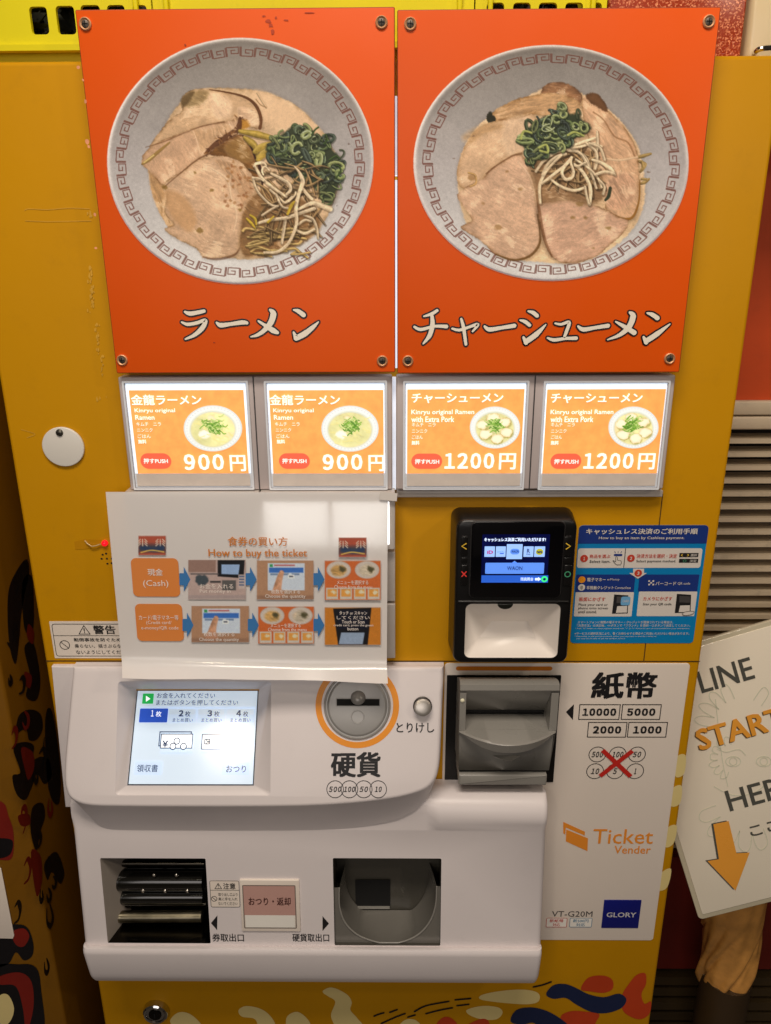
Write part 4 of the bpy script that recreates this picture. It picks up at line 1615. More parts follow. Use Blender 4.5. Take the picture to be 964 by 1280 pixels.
b.poly(G, rr(*rbox(G, *E8(386, 535), *E8(445, 590)), .002), mat('sticker_card_blue', (110, 170, 214), .4), .0008)
b.text(G, 'CARD', (*E8(396, 556), *E8(436, 570)), SWH, .001)
hp = smooth(G.px([E8(*p) for p in ((775, 640), (800, 628), (845, 626), (848, 640), (820, 652), (785, 654))]), 3)
b.poly(G, hp, SWH, .0008)
b.outline(G, hp, .0005, INK, .001)
b.build('pictogram', BS)
b = MB()
tl = [('キャッシュレス決済のご利用手順', 166, 103, 874, 140, SWH, .022), ('How to buy an item by Cashless payment.', 246, 154, 788, 176, SWH, .012),
      ('商品を選ぶ', 188, 268, 320, 291, SRD, .01), ('Select item.', 188, 303, 320, 321, INK, .008),
      ('決済方法を選択・決定', 486, 265, 742, 291, SRD, .01), ('Select payment method.', 484, 302, 736, 322, INK, .008),
      ('1', 148, 283, 158, 304, SWH, .02), ('2', 443, 282, 457, 302, SWH, .02), ('3', 489, 376, 503, 397, SWH, .02),
      ('電子マネー', 172, 416, 290, 440, SWH, .012), ('e-Money', 300, 419, 378, 437, SWH, 0), ('非接触クレジット', 168, 467, 341, 490, SWH, .012), ('Contactless', 348, 471, 448, 487, SWH, 0),
      ('バーコード', 606, 440, 736, 464, SWH, .012), ('QR code', 746, 444, 826, 462, SWH, 0),
      ('画面にかざす', 121, 538, 288, 564, SRD, .01), ('カメラにかざす', 527, 535, 712, 560, SRD, .01), ('Scan your QR code.', 526, 575, 710, 594, INK, .008),
      ('Place your card or', 118, 579, 302, 597, INK, .008), ('phone onto screen', 117, 601, 304, 619, INK, .008), ('until sound.', 116, 622, 234, 640, INK, .008),
      ('スマートフォンに複数の電子マネー・クレジットが登録されている場合は、', 112, 689, 718, 706, SWH, .004),
      ('「決済方法」の決定後、<>ボタンで「ブランド」を選択・○ボタンで決定してください。', 108, 710, 826, 727, SWH, .004),
      ('* Push "O" button to select payment brand with "<" or ">" button in case of multi-installed on your smartphone.', 96, 733, 822, 743, SWH, 0),
      ('※サービスの提供状況により、暫くお待たせする場合やご利用いただけない場合があります。', 92, 761, 820, 778, SWH, .004),
      ('* Depending on the service provision status, you may have to wait for a while or', 92, 783, 612, 793, SWH, 0), ('you may not be able to use the cashless service.', 104, 797, 414, 807, SWH, 0)]
for s_, x0, y0, x1, y1, m, bo in tl:
    b.text(G, s_, (*E8(x0, y0), *E8(x1, y1)), m, .0009 if len(s_) == 1 else .0006, bo)
# small square tile pattern standing for the scan mark
for i, j in ((0, 0), (2, 0), (0, 2), (2, 2), (1, 1)):
    sr(b, 560 + i * 13, 432 + j * 11, 571 + i * 13, 442 + j * 11, SWH, 0, .0005)
b.build('lettering', BS)

# ------------------------------------------------------------------ warning sticker
E9 = crop(60, 660, 7.527)
WS = thing('warning_sticker', 'small white warning sticker with black triangle, half covered by the taped paper sheet', 'sticker', (-0.3, 0, 1.11))
b = MB()
wq = R4(F0, (61.3, 777), (173, 776), (176, 822), (69.3, 823))
b.plate(F0, rr(*wq, .0006, 2), VINYL, .0001, .0005)
b.build('backing', WS)
b = MB()
wi = R4(F0, E9(38, 898), (169, 779.5), (172, 819.5), E9(78, 1208))
b.outline(G, rr(*wi, .003), .0006, INK, .0002)
zl_ = G.uv(*E9(300, 1012))[1]
b.stroke(G, [(wi[0], zl_), (wi[2], zl_)], .0005, INK, .0002, cap=False)
b.text(G, '警告', (*E9(425, 915), *E9(636, 998)), INK, .0002, .02)
b.outline(G, G.px([E9(288, 1000), E9(402, 1000), E9(336, 912)]), .0007, INK, .0002)
b.text(G, '!', (*E9(336, 940), *E9(348, 988)), INK, .0003, .01)
c0 = G.uv(*E9(158, 1100))
b.outline(G, ell(*c0, .0055, n=30), .0007, INK, .0002)
b.stroke(G, [(c0[0] - .0037, c0[1] + .0037), (c0[0] + .0037, c0[1] - .0037)], .0006, INK, .0003, cap=False)
for i, (t, x0, y0, x1, y1) in enumerate((('転倒事故を防ぐため', 243, 1034, 686, 1068), ('乗らない、揺さぶらな', 252, 1092, 690, 1128), ('ないようにしてくださ', 265, 1150, 730, 1186))):
    b.text(G, t, (*E9(x0, y0), *E9(x1, y1)), INK, .0002, .014 if i == 0 else .004)
b.build('lettering', WS)

# ------------------------------------------------------------------ round tag, lamp
RT = thing('round_tag', 'round white plastic tag pinned to the yellow panel by one screw', 'tag', (-0.28, -.002, 1.32))
b = MB()
c0 = F0.uv(80, 558)
rx_ = (F0.uv(106, 558)[0] - F0.uv(54, 558)[0]) / 2
rz_ = (F0.uv(80, 533.5)[1] - F0.uv(80, 582.5)[1]) / 2
b.plate(F0, ell(c0[0], c0[1], rx_, rz_, 56), mat('tag_white', (226, 222, 214), .3, var=.02), .0005, .0028, .0008)
b.build('disc', RT)
b = MB()
s0 = F0.uv(76, 540)
b.lathe(F0.P(s0[0], s0[1], .0028), F0.n, [(.0036, 0), (.0034, .001), (.0024, .0017), (.0004, .0018)], mat('dull_screw', (110, 106, 96), .35, metal=.9, var=.2), 18)
b.box(s0[0] - .0025, -.0049, s0[1] - .0004, s0[0] + .0025, -.0045, s0[1] + .0004, DARK)
b.build('screw', RT)
LM = thing('indicator_lamp', 'tiny glowing red lamp taped on the yellow panel left of the paper sheet', 'lamp', (-0.25, -.003, 1.21))
b = MB()
c0 = F0.uv(131.5, 678.5)
b.lathe(F0.P(c0[0], c0[1], .0002), F0.n, [(.0032, 0), (.0032, .0016), (.0025, .0032), (.0011, .004), (.0002, .0042)], mat('red_lamp_lens', (235, 20, 34), .2, emit=1.0), 20)
b.build('bulb', LM)
b = MB()
w3 = [F0.P(*F0.uv(*p), l) for p, l in (((106.5, 675.5), .0008), ((110, 678.5), .002), ((116, 681.5), .0032), ((121, 681), .003), ((127, 679), .0025))]
b.tube(w3, .0006, mat('bare_wire', (225, 195, 140), .3, metal=.3), 8)
b.build('wire', LM)
b = MB()
b.poly(F0, F0.px([(93, 677), (106, 674), (135, 675), (135, 684), (94, 687)]), mat('clear_tape', (200, 140, 20), .12, var=.04, coat=.6), .0003)
b.build('tape', LM)
b = MB()
for p in ((548, 240), (505, 288), (555, 288), (602, 288), (560, 335), (515, 250), (600, 330)):
    c0 = F0.uv(*E9(*p))
    b.poly(F0, ell(*c0, .0011, .0010, 14), DARK, .0003)
b.build('speaker_hole', cab)
# ------------------------------------------------------------------ menu posters
PD = .022
PP = FP(PD)
ORG = mat('poster_orange', (232, 88, 4), 0.4, spec=.3, var=.04, vscale=4, bump=.04, bscale=400)
EDGE = mat('board_edge', (150, 60, 20), .6, var=.2, vscale=80)
INKB = mat('poster_black_ink', (24, 14, 16), .4)
INKC = mat('poster_cream_ink', (246, 238, 222), .4, var=.03)
PRINT = mat_print('poster_print', .5)
PRINT.node_tree.nodes['Principled BSDF'].inputs['Specular IOR Level'].default_value = .2
PG = (.76, .66, .57)                                     # light on the posters, to turn seen colours into ink


def poster(corners, screws, label, strokes, k, cx_):
    P = thing('menu_poster', label, 'poster', (cx_, -.01, 1.55), 'orange ramen posters on the machine')
    q = R4(PP, *corners)
    b = MB()
    b.plate(PP, rr(*q, .0012, 3), ORG, -.006, 0, .0007, side=EDGE)
    b.build('board', P)
    for (u, v) in screws:
        a, z = PP.uv(u, v)
        b = MB()
        b.lathe(PP.P(a, z), PP.n, [(.0050, .0), (.0049, .0012), (.0042, .0018), (.0030, .0008)], mat('screw_cup', (214, 160, 116), .45, metal=.35, var=.1), 20, cap=False)
        b.lathe(PP.P(a, z, .0004), PP.n, [(.0031, 0), (.0029, .0008), (.0016, .0013), (.0002, .0014)], mat('screw_steel', (92, 84, 76), .45, metal=.6, var=.15), 16)
        b.box(a - .0022, -PD - .0021, z - .0003, a + .0022, -PD - .0016, z + .0003, DARK)
        b.box(a - .0003, -PD - .0021, z - .0022, a + .0003, -PD - .0016, z + .0022, DARK)
        b.lathe((a, -.0005, z), (0, -1, 0), [(.0045, 0), (.0045, PD - .0065)], STEEL, 14)
        b.build('screw', P)
    b = MB()
    kp = lambda w_: w_ / 3.443 if k == kl1 else w_ / 2.754
    sx = lambda u: (PP.uv(u + 10, 410)[0] - PP.uv(u - 10, 410)[0]) / 20
    for i, (pts, ws) in enumerate(strokes):
        p = smooth(PP.px([k(*q_) for q_ in pts]), 6, False)
        ws = np.array(ws, float)
        w_ = np.interp(np.linspace(0, 1, len(p)), np.linspace(0, 1, len(ws)), ws)
        g = kp(1) * sx(k(*pts[0])[0])
        b.stroke(PP, p, list((w_ + (13.5 if k == kl1 else 11.0)) * g), INKB, .0003 + i * .00001)
        b.stroke(PP, p, list(w_ * g), INKC, .0006 + i * .00002)
    b.build('lettering', P)
    return P


kl1, kl2 = crop(210, 375, 3.443), crop(500, 375, 2.754)
st1 = [([(74, 51), (95, 58), (130, 53), (156, 47)], (10, 18, 16, 14)),
       ([(60, 95), (85, 104), (125, 98), (160, 86), (160, 100), (145, 124), (115, 150), (76, 168)], (8, 14, 14, 13, 18, 20, 15, 7)),
       ([(210, 97), (228, 108), (270, 103), (320, 96), (340, 98)], (9, 20, 15, 18, 14)),
       ([(440, 42), (454, 58), (444, 95), (415, 130), (385, 150), (357, 158)], (10, 26, 24, 18, 14, 5)),
       ([(390, 90), (420, 110), (452, 130), (472, 140)], (8, 15, 24, 14)),
       ([(541, 42), (562, 48), (584, 64)], (6, 18, 20)),
       ([(541, 138), (551, 160)], (8, 20)),
       ([(552, 164), (590, 144), (625, 116), (649, 93)], (22, 24, 17, 4))]
st2 = [([(82, 56), (108, 48), (128, 36)], (5, 11, 10)),
       ([(50, 92), (72, 101), (120, 90), (160, 91)], (8, 11, 9, 13)),
       ([(110, 52), (112, 85), (102, 122), (80, 150)], (10, 16, 15, 5)),
       ([(180, 98), (205, 103), (240, 92), (268, 84), (250, 108)], (7, 10, 9, 12, 6)),
       ([(211, 65), (219, 95), (227, 152)], (8, 12, 10)),
       ([(291, 90), (308, 101), (350, 95), (394, 88)], (7, 15, 12, 14)),
       ([(441, 38), (458, 43), (472, 54)], (5, 13, 13)),
       ([(413, 69), (430, 74), (446, 86)], (5, 12, 12)),
       ([(425, 128), (434, 146)], (8, 16)), ([(434, 143), (470, 117), (502, 84)], (18, 18, 4)),
       ([(534, 80), (555, 83), (582, 76), (574, 105), (566, 126)], (6, 9, 11, 12, 9)),
       ([(508, 130), (530, 137), (570, 132), (606, 131)], (6, 12, 10, 13)),
       ([(613, 90), (631, 101), (670, 95), (716, 88)], (7, 15, 12, 14)),
       ([(790, 42), (802, 55), (788, 92), (755, 120), (714, 136)], (7, 20, 19, 13, 4)),
       ([(742, 74), (770, 90), (806, 112)], (5, 13, 17)),
       ([(850, 44), (868, 50), (886, 62)], (5, 14, 15)),
       ([(838, 127), (847, 145)], (8, 16)), ([(847, 141), (885, 116), (929, 82)], (18, 18, 4))]
P1 = poster([(92, 10), (494, 10), (494, 466), (147, 466)], [(107, 30), (477, 28), (153, 450), (478, 451)],
            'orange poster, bowl with pork at left and bean sprouts and green onion at right', st1, kl1, -.15)
P2 = poster([(497, 10), (903, 10), (848, 466), (496.5, 466)], [(513, 30), (886, 27), (510, 451), (837, 448)],
            'orange poster of a bowl covered in pork slices with green onion in the middle', st2, kl2, .17)
# nicks along the left edge of the first poster
b = MB()
NICK = mat('chipped_board', (226, 150, 110), .7, var=.2, vscale=90)
for (u, v, r) in ((98, 84, 1.6), (104, 100, 1.2), (107, 127, 1.8), (109, 177, 2.4), (111, 183, 1.5), (119, 268, 1.6), (120, 310, 1.5)):
    a, z = PP.uv(u, v)
    g = .0008
    b.poly(PP, smooth([(a + r * g * random.uniform(.6, 1.2) * math.cos(t), z + r * g * random.uniform(.6, 1.3) * math.sin(t)) for t in np.linspace(0, 6.28, 8)[:-1]], 3), NICK, .0003)
b.build('chip', P1)
b = MB()
SCUF = mat('poster_scuff', (176, 58, 8), .6, var=.2)
for i, (u, v, w_, h_) in enumerate(((336, 26, 3.5, 1.6), (338.5, 32, 3, 1.6), (341, 40, 2.4, 2), (358, 25, 3, .8), (330, 20, 2, .8), (386, 16, 6, .7), (345, 22, 1.5, 1), (232, 56, 1.2, 1), (268, 428, 1.2, .8))):
    a, z = PP.uv(u, v)
    g = .0008
    b.poly(PP, smooth([(a + w_ * g * random.uniform(.5, 1.2) * math.cos(t), z + h_ * g * random.uniform(.5, 1.3) * math.sin(t)) for t in np.linspace(0, 6.28, 9)[:-1]], 3), SCUF, .0003 + i * 1e-5)
b.build('scuff', P1)

# ---- printed bowls


def bowl(C, cu, cv, ru, rv, tilt=0.0):
    ct, s_ = math.cos(tilt), math.sin(tilt)
    e = lambda kx, ky=None, dx=0, dy=0: [(cu + dx + ru * kx * math.cos(t) * ct - rv * (ky or kx) * math.sin(t) * s_, cv + dy + ru * kx * math.cos(t) * s_ + rv * (ky or kx) * math.sin(t) * ct) for t in np.linspace(0, 2 * math.pi, 90)[:-1]]
    w = (slice(None), slice(None))
    # bowl body with the tones of the photograph print: darker top, lighter bottom
    X, Y = C.X, C.Y
    sd = C.sdf(e(1.0), w)
    a = np.clip(.5 - sd / 1.2, 0, 1)
    t = np.clip((Y - (cv - rv)) / (2 * rv), 0, 1)
    top, midc, bot = np.array((122, 112, 104.)), np.array((168, 157, 153.)), np.array((210, 202, 197.))
    c = np.where((t < .5)[..., None], top + (midc - top) * (t / .5)[..., None], midc + (bot - midc) * ((t - .5) / .5)[..., None])
    c = c * (1 + .05 * fnoise(X / 40, Y / 40, 3) + .02 * fnoise(X / 3, Y / 3, 8))[..., None]
    C.mix(w, a, c)
    # rim
    ins = np.clip(-sd, 0, 99)
    rim = np.exp(-(ins / 3.2) ** 2)
    ang = np.arctan2(Y - cv, X - cu)
    rc_ = np.array((232, 217, 208.)) * (1 - .22 * np.clip(np.sin(ang), 0, 1) - .06 * np.cos(ang))[..., None]
    C.mix(w, a * rim * .85, rc_)
    dk = np.exp(-((ins - 0) / 1.6) ** 2) * np.clip(np.sin(ang) + .25, 0, 1)
    C.mix(w, a * dk * .7, np.zeros(X.shape + (3,)) + np.array((96, 84, 96.)))
    grd = np.exp(-((ins - 7) / 4.0) ** 2) * .16 * np.clip(-np.sin(ang) + .3, 0, 1)
    C.mix(w, a * grd, np.zeros(X.shape + (3,)) + np.array((84, 74, 68.)))
    # meander border
    N = 52
    for i in range(N):
        fl = i % 2
        units = [[(.06, 0), (.06, 1), (.86, 1), (.86, .28), (.36, .28), (.36, .66), (.62, .66)], [(.98, .05), (.98, 1)]]
        for un in units:
            p = []
            for (x, y) in un:
                if fl:
                    y = 1 - y
                th = 2 * math.pi * (i + x) / N
                r = .862 + .072 * y
                p.append((cu + ru * r * math.cos(th), cv + rv * r * math.sin(th) + 1.5))
            col = (96, 46, 34)
            C.line(p, .95, col, shade=0, alpha=.95, sm=False)


ONI = [(66, 70, 50), (76, 84, 56), (90, 98, 64), (116, 122, 80), (84, 90, 70), (58, 62, 54), (70, 76, 64)]


def onions(C, pts, n, seed, light=.25):
    R = np.random.RandomState(seed)
    C.shadow(pts, (2, 3), 8, .45)
    C.fill(pts, (58, 62, 44), 3)
    P = np.array(smooth(pts, 4))
    lo, hi = P.min(0), P.max(0)
    k = 0
    while k < n:
        x, y = R.uniform(lo[0], hi[0]), R.uniform(lo[1], hi[1])
        ins = False
        for i in range(len(P)):
            x0, y0 = P[i - 1]
            x1, y1 = P[i]
            if (y0 > y) != (y1 > y) and x < (x1 - x0) * (y - y0) / (y1 - y0) + x0:
                ins = not ins
        if not ins:
            continue
        k += 1
        col = np.array(ONI[R.randint(len(ONI))], float)
        if R.rand() < light * k / n:
            col = np.array((142, 144, 96.)) * R.uniform(.7, 1.1)
        r1, r2, th, wdt = R.uniform(3, 10), R.uniform(1.5, 5.5), R.uniform(0, 3.14), R.uniform(1.6, 4.6)
        a0, a1 = R.uniform(0, 6.28), R.uniform(3.2, 6.2)
        p = [(x + r1 * math.cos(t) * math.cos(th) - r2 * math.sin(t) * math.sin(th), y + r1 * math.cos(t) * math.sin(th) + r2 * math.sin(t) * math.cos(th)) for t in np.linspace(a0, a0 + a1, 12)]
        C.line([(q[0] + .9, q[1] + 1.3) for q in p], wdt + .8, (26, 30, 18), shade=0, alpha=.38, sm=False)
        C.line(p, wdt, col, hi=tuple(np.clip(col * R.uniform(1.1, 1.9) + 12, 0, 190)), shade=.5, sm=False)


# left bowl
C = Canvas(132, 45, 470, 357, .62, (205, 75, 16))
bowl(C, 300.5, 201, 166.5, 154)
soup = [(186, 205), (200, 168), (222, 132), (245, 113), (275, 110), (315, 112), (345, 119), (372, 133), (395, 155), (412, 178), (424, 212), (415, 258), (393, 292), (362, 312), (325, 323), (285, 322), (248, 308), (215, 285), (195, 255)]
C.shadow(soup, (0, 0), 9, .3, (90, 75, 65))
C.fill(soup, (204, 170, 136), 2, fiber=10, amp=.05, seed=2, edge=(150, 118, 84), ew=3)
C.fill([(318, 114), (345, 122), (378, 140), (400, 166), (380, 166), (350, 160), (330, 150)], (208, 172, 138), 8, .8)
C.line([(322, 116), (328, 126), (333, 134)], 3.2, (200, 165, 130), shade=.4)
C.line([(320, 124), (326, 131), (333, 134)], 1.2, (150, 115, 80), shade=0)
fringe = [(186, 205), (195, 200), (205, 230), (208, 262), (222, 284), (240, 303), (215, 290), (198, 262), (188, 235)]
C.fill(fringe, (178, 138, 98), 2, fiber=70, amp=.2, seed=12)
# pork
p1 = [(187, 185), (197, 168), (214, 148), (228, 138), (228, 122), (241, 112), (262, 111), (288, 116), (308, 121), (321, 132), (327, 148), (326, 161), (312, 158), (298, 152), (280, 155), (250, 160), (225, 169), (205, 178)]
C.shadow(p1)
C.fill(p1, (192, 156, 122), 1.5, edge=(98, 66, 34), ew=1.6, fiber=-8, amp=.07, seed=21)
C.fill([(230, 122), (243, 113), (262, 114), (258, 125), (245, 133), (229, 133)], (138, 112, 74), 5, .8, fiber=30, amp=.2, seed=22)
C.fill([(227, 122), (238, 114), (243, 116), (236, 128), (228, 134)], (92, 70, 42), 3, .8)
C.fill([(262, 116), (278, 118), (290, 130), (286, 146), (270, 146), (262, 132)], (206, 172, 142), 6, .8, fiber=60, amp=.12, seed=24)
C.line([(262, 112), (288, 116), (308, 122), (320, 132), (326, 147), (325, 160)], [1, 2, 3, 4, 4, 4], (92, 54, 28), shade=.3, alpha=.85)
C.fill([(298, 134), (318, 138), (324, 154), (312, 157), (300, 150)], (196, 160, 130), 3, .9, fiber=-10, amp=.3, seed=25)
C.fill([(298, 150), (308, 150), (312, 158), (302, 162), (296, 158)], (170, 118, 44), 3, .9)
p2 = [(177, 203), (183, 188), (200, 177), (225, 167), (252, 157), (280, 153), (298, 148), (300, 158), (290, 170), (275, 180), (262, 190), (245, 202), (228, 215), (206, 232), (193, 220), (186, 213)]
C.shadow(p2)
C.fill(p2, (188, 150, 120), 1.3, edge=(116, 80, 46), ew=1.5, fiber=62, amp=.10, seed=31)
C.fill([(238, 163), (262, 160), (285, 156), (290, 166), (270, 178), (252, 190), (247, 176)], (176, 140, 106), 5, .75, fiber=62, amp=.25, seed=32)
C.line([(228, 168), (240, 163), (246, 176), (250, 192)], 1.6, (214, 178, 146), shade=.2, alpha=.7)
C.line([(300, 147), (298, 160), (286, 170), (270, 180), (258, 190)], [3, 8, 8, 7, 3], (82, 46, 24), shade=.3, alpha=.8)
R = np.random.RandomState(8)
for k_ in range(50):
    t = R.rand()
    x, y = np.interp(t, [0, .4, .7, 1], [300, 288, 270, 256]) + R.normal(0, 4), np.interp(t, [0, .4, .7, 1], [150, 168, 180, 192]) + R.normal(0, 4)
    C.line([(x, y), (x + R.uniform(-4, 4), y + R.uniform(-5, 2))], R.uniform(.8, 2.2), ((70, 38, 20), (112, 66, 32), (204, 166, 128), (140, 96, 54))[R.randint(4)], shade=0, alpha=.6, sm=False)
C.line([(178, 205), (187, 199), (200, 188), (212, 178)], [3, 5, 4, 2], (148, 116, 68), shade=.5)
C.line([(180, 203), (192, 194)], 2, (196, 168, 112), shade=.2)
C.line([(182, 184), (205, 177), (226, 168), (252, 158), (280, 152)], [1, 1.3, 1.6, 1.6, 2], (84, 50, 26), shade=0, alpha=.46)
p4 = [(262, 192), (275, 180), (288, 172), (302, 168), (312, 178), (320, 196), (326, 215), (316, 222), (300, 206), (280, 198)]
C.fill(p4, (124, 84, 44), 2, edge=(70, 38, 20), ew=2, fiber=20, amp=.25, seed=41)
C.fill([(282, 182), (300, 172), (311, 184), (316, 200), (302, 202), (286, 194)], (142, 106, 60), 5, .8, fiber=20, amp=.1, seed=42)
C.line([(304, 170), (314, 182), (321, 200), (327, 216), (328, 232)], [2, 4, 4, 4, 2], (64, 36, 26), shade=.3)
p3 = [(204, 233), (214, 222), (228, 214), (246, 200), (262, 197), (276, 194), (298, 201), (312, 214), (320, 232), (320, 252), (309, 264), (304, 286), (299, 306), (294, 318), (270, 323), (254, 322), (246, 311), (226, 301), (206, 287), (217, 280), (206, 266), (209, 246)]
C.shadow(p3)
C.fill(p3, (194, 158, 128), 1.4, edge=(120, 86, 52), ew=1.3, fiber=28, amp=.12, seed=51)
C.fill([(268, 200), (290, 203), (312, 220), (319, 240), (306, 258), (300, 250), (290, 226)], (178, 138, 104), 4, .8, fiber=55, amp=.3, seed=52)
C.fill([(206, 238), (222, 240), (236, 252), (246, 275), (238, 290), (222, 280), (210, 262)], (184, 140, 98), 6, .7)
C.line([(264, 210), (284, 224), (289, 246), (296, 268), (292, 290)], [2, 3, 2, 2, 1], (216, 184, 152), shade=.2, alpha=.7)
C.line([(254, 321), (270, 324), (290, 320), (299, 312), (302, 298)], [2, 3, 3, 2, 1], (84, 48, 26), shade=0, alpha=.46)
C.line([(205, 234), (226, 216), (246, 200), (262, 192)], [1.4, 1.6, 2, 2.5], (88, 52, 26), shade=0, alpha=.5)
for (x, y, r) in ((250, 288, 4), (206, 234, 3.4), (244, 216, 1.8), (265, 238, 2.2), (300, 262, 2.5)):
    C.fill([(x + r * math.cos(t), y + r * math.sin(t) * .8) for t in np.linspace(0, 6.28, 9)[:-1]], (122, 92, 40), 2, .7)
R = np.random.RandomState(3)
for k_ in range(60):
    x, y = R.uniform(278, 326), R.uniform(200, 262)
    C.fill([(x + R.uniform(1, 3) * math.cos(t), y + R.uniform(1, 2.5) * math.sin(t)) for t in np.linspace(0, 6.28, 7)[:-1]], ((206, 172, 136), (140, 90, 44), (118, 66, 30))[R.randint(3)], 1.5, .5)
# shadow area and noodles
C.fill([(304, 262), (330, 235), (365, 240), (395, 262), (400, 285), (375, 305), (340, 318), (302, 318)], (128, 92, 56), 6, .9, fiber=20, amp=.25, seed=61)
for k_ in range(34):
    x, y = R.uniform(300, 365), R.uniform(284, 318)
    C.line([(x, y), (x + R.uniform(5, 12), y + R.uniform(-5, 3)), (x + R.uniform(14, 28), y + R.uniform(-8, 6))], R.uniform(2, 3.6), np.array((178, 146, 92)) * R.uniform(.85, 1.12), hi=(206, 178, 126), shade=.55, shadow=.3)
# cabbage and onions
for p in ([(300, 164), (322, 168), (344, 174), (352, 180)], [(306, 172), (318, 182), (322, 196)], [(318, 190), (330, 182), (344, 178)], [(322, 200), (332, 190), (342, 184)]):
    C.line(p, [5, 9, 6, 4], (164, 134, 62), hi=(190, 162, 92), shade=.4, shadow=.3)
onl = [(332, 184), (345, 174), (358, 164), (364, 159), (376, 158), (388, 160), (394, 168), (402, 171), (412, 172), (412, 184), (423, 194), (427, 210), (424, 228), (420, 240), (414, 252), (404, 250), (394, 236), (380, 228), (366, 222), (352, 212), (340, 204)]
onions(C, onl, 84, 5, .34)
for p in ([(390, 168), (394, 162), (398, 159)], [(405, 180), (409, 174), (407, 168)], [(412, 200), (420, 195), (424, 198)], [(420, 222), (426, 214), (424, 208), (419, 206)]):
    C.line(p, 2.2, (52, 66, 34), hi=(100, 118, 66), shade=.5)
q_ = crop(300, 150, 6.886)
SPR = [([(120, 400), (140, 375), (200, 368), (225, 390)], [3, 5, 5, 3]), ([(130, 400), (190, 500), (270, 570), (340, 620), (400, 660)], [4, 5.5, 5.5, 5, 4]),
       ([(200, 470), (190, 430), (215, 400), (250, 430)], 3), ([(110, 495), (140, 590), (200, 670), (270, 730), (330, 740)], [4, 4, 4, 4, 3]), ([(110, 495), (160, 500), (200, 520)], 3),
       ([(270, 460), (350, 500), (420, 545), (435, 600), (400, 640)], [4, 6, 6, 5, 4]), ([(260, 600), (330, 660), (390, 710), (450, 660)], 4), ([(310, 640), (360, 740), (420, 760)], 4),
       ([(540, 590), (580, 640), (620, 680)], [5, 6, 5]), ([(390, 860), (375, 960), (360, 1060)], [5, 5, 4]), ([(420, 700), (470, 650), (480, 620)], 3),
       ([(500, 900), (560, 860), (610, 870)], 4), ([(490, 950), (560, 975), (640, 940)], [4, 5, 4]), ([(550, 820), (625, 850), (660, 930), (672, 1020)], [3, 5, 5, 3]),
       ([(190, 820), (250, 780), (320, 740)], 3.4), ([(150, 890), (250, 860), (400, 840), (520, 800), (640, 760)], [4, 5.5, 5.5, 6, 6]), ([(500, 770), (620, 715), (700, 735), (775, 765)], [4, 7, 8, 9]),
       ([(470, 400), (505, 440), (530, 490), (540, 540), (505, 640), (482, 760), (488, 880), (450, 1000), (400, 1080), (320, 1135), (210, 1140)], [2, 4, 7, 7, 6, 6, 5, 5, 5, 5, 4])]
for k_ in range(46):
    x, y = R.uniform(322, 398), R.uniform(206, 300)
    th = R.uniform(0, 3.14)
    ln = R.uniform(8, 26)
    C.line([(x - ln * math.cos(th), y - ln * math.sin(th)), (x + R.uniform(-5, 5), y + R.uniform(-5, 5)), (x + ln * math.cos(th), y + ln * math.sin(th))], [R.uniform(1, 2), R.uniform(2, 4), R.uniform(1, 2)], np.array((176, 140, 96)) * R.uniform(.55, 1.0), hi=(196, 160, 116), shade=.5, shadow=.45, alpha=.85)
for p, w_ in SPR:
    C.line([q_(*x) for x in p], np.array(w_) * .76, np.array((212, 184, 150)) * R.uniform(.84, 1.04), hi=(226, 202, 172), shade=.24, shadow=.26)
for p in ([(60, 850), (100, 890), (130, 930)], [(90, 820), (130, 850), (140, 900)], [(410, 810), (440, 740), (470, 700)], [(240, 880), (290, 830)]):
    C.line([q_(*x) for x in p], [3, 4, 2], (178, 146, 50), hi=(200, 172, 80), shade=.4, shadow=.3)
for (x, y) in ((258, 66), (350, 82), (421, 257), (157, 180), (436, 180)):
    C.fill([(x - 1, y), (x, y - .8), (x + 1.2, y), (x, y + .8)], (90, 70, 60), 1, .6)
C.c = 170 * (np.maximum(C.c, 0) / 170) ** 1.12 * np.array((1.0, .985, .95))
C.grain(.04)
C.build('bowl_picture', PP, PRINT, P1, .0003, mask=lambda X, Y: ((X - 300.5) / 166.9) ** 2 + ((Y - 201) / 154.4) ** 2 < 1, gain=PG)

# right bowl
C = Canvas(515, 53, 864, 354, .62, (205, 75, 16))
bowl(C, 689, 203.5, 172, 147.5)
soup = [(572, 222), (578, 190), (595, 160), (620, 140), (650, 125), (690, 108), (730, 118), (765, 140), (792, 172), (803, 205), (806, 250), (792, 285), (762, 312), (725, 328), (680, 328), (640, 322), (605, 302), (580, 272)]
C.shadow(soup, (0, 0), 9, .35, (90, 75, 65))
C.fill(soup, (204, 170, 134), 2, fiber=10, amp=.06, seed=2)
m6, m7 = crop(560, 95, 5.446), crop(640, 95, 5.356)
for p in ([(845, 545), (880, 535), (930, 520)], [(850, 570), (890, 590), (880, 620)], [(860, 640), (880, 610), (870, 570)], [(865, 720), (890, 710), (918, 690)], [(870, 690), (900, 690)]):
    C.line([m7(*x) for x in p], [3, 5, 3], (150, 122, 76), hi=(182, 152, 104), shade=.5)
a1 = [(676, 120), (680, 108), (692, 103), (708, 104), (722, 112), (728, 124), (718, 135), (700, 140), (680, 132)]
C.shadow(a1)
C.fill(a1, (150, 108, 76), 1.5, edge=(88, 56, 36), ew=3, fiber=10, amp=.25, seed=71)
a2 = [(611, 150), (616, 140), (640, 126), (662, 120), (690, 116), (715, 122), (726, 132), (715, 148), (690, 146), (664, 143), (640, 148), (622, 153)]
C.shadow(a2)
C.fill(a2, (186, 146, 108), 1.4, edge=(126, 88, 48), ew=3, fiber=-14, amp=.22, seed=72)
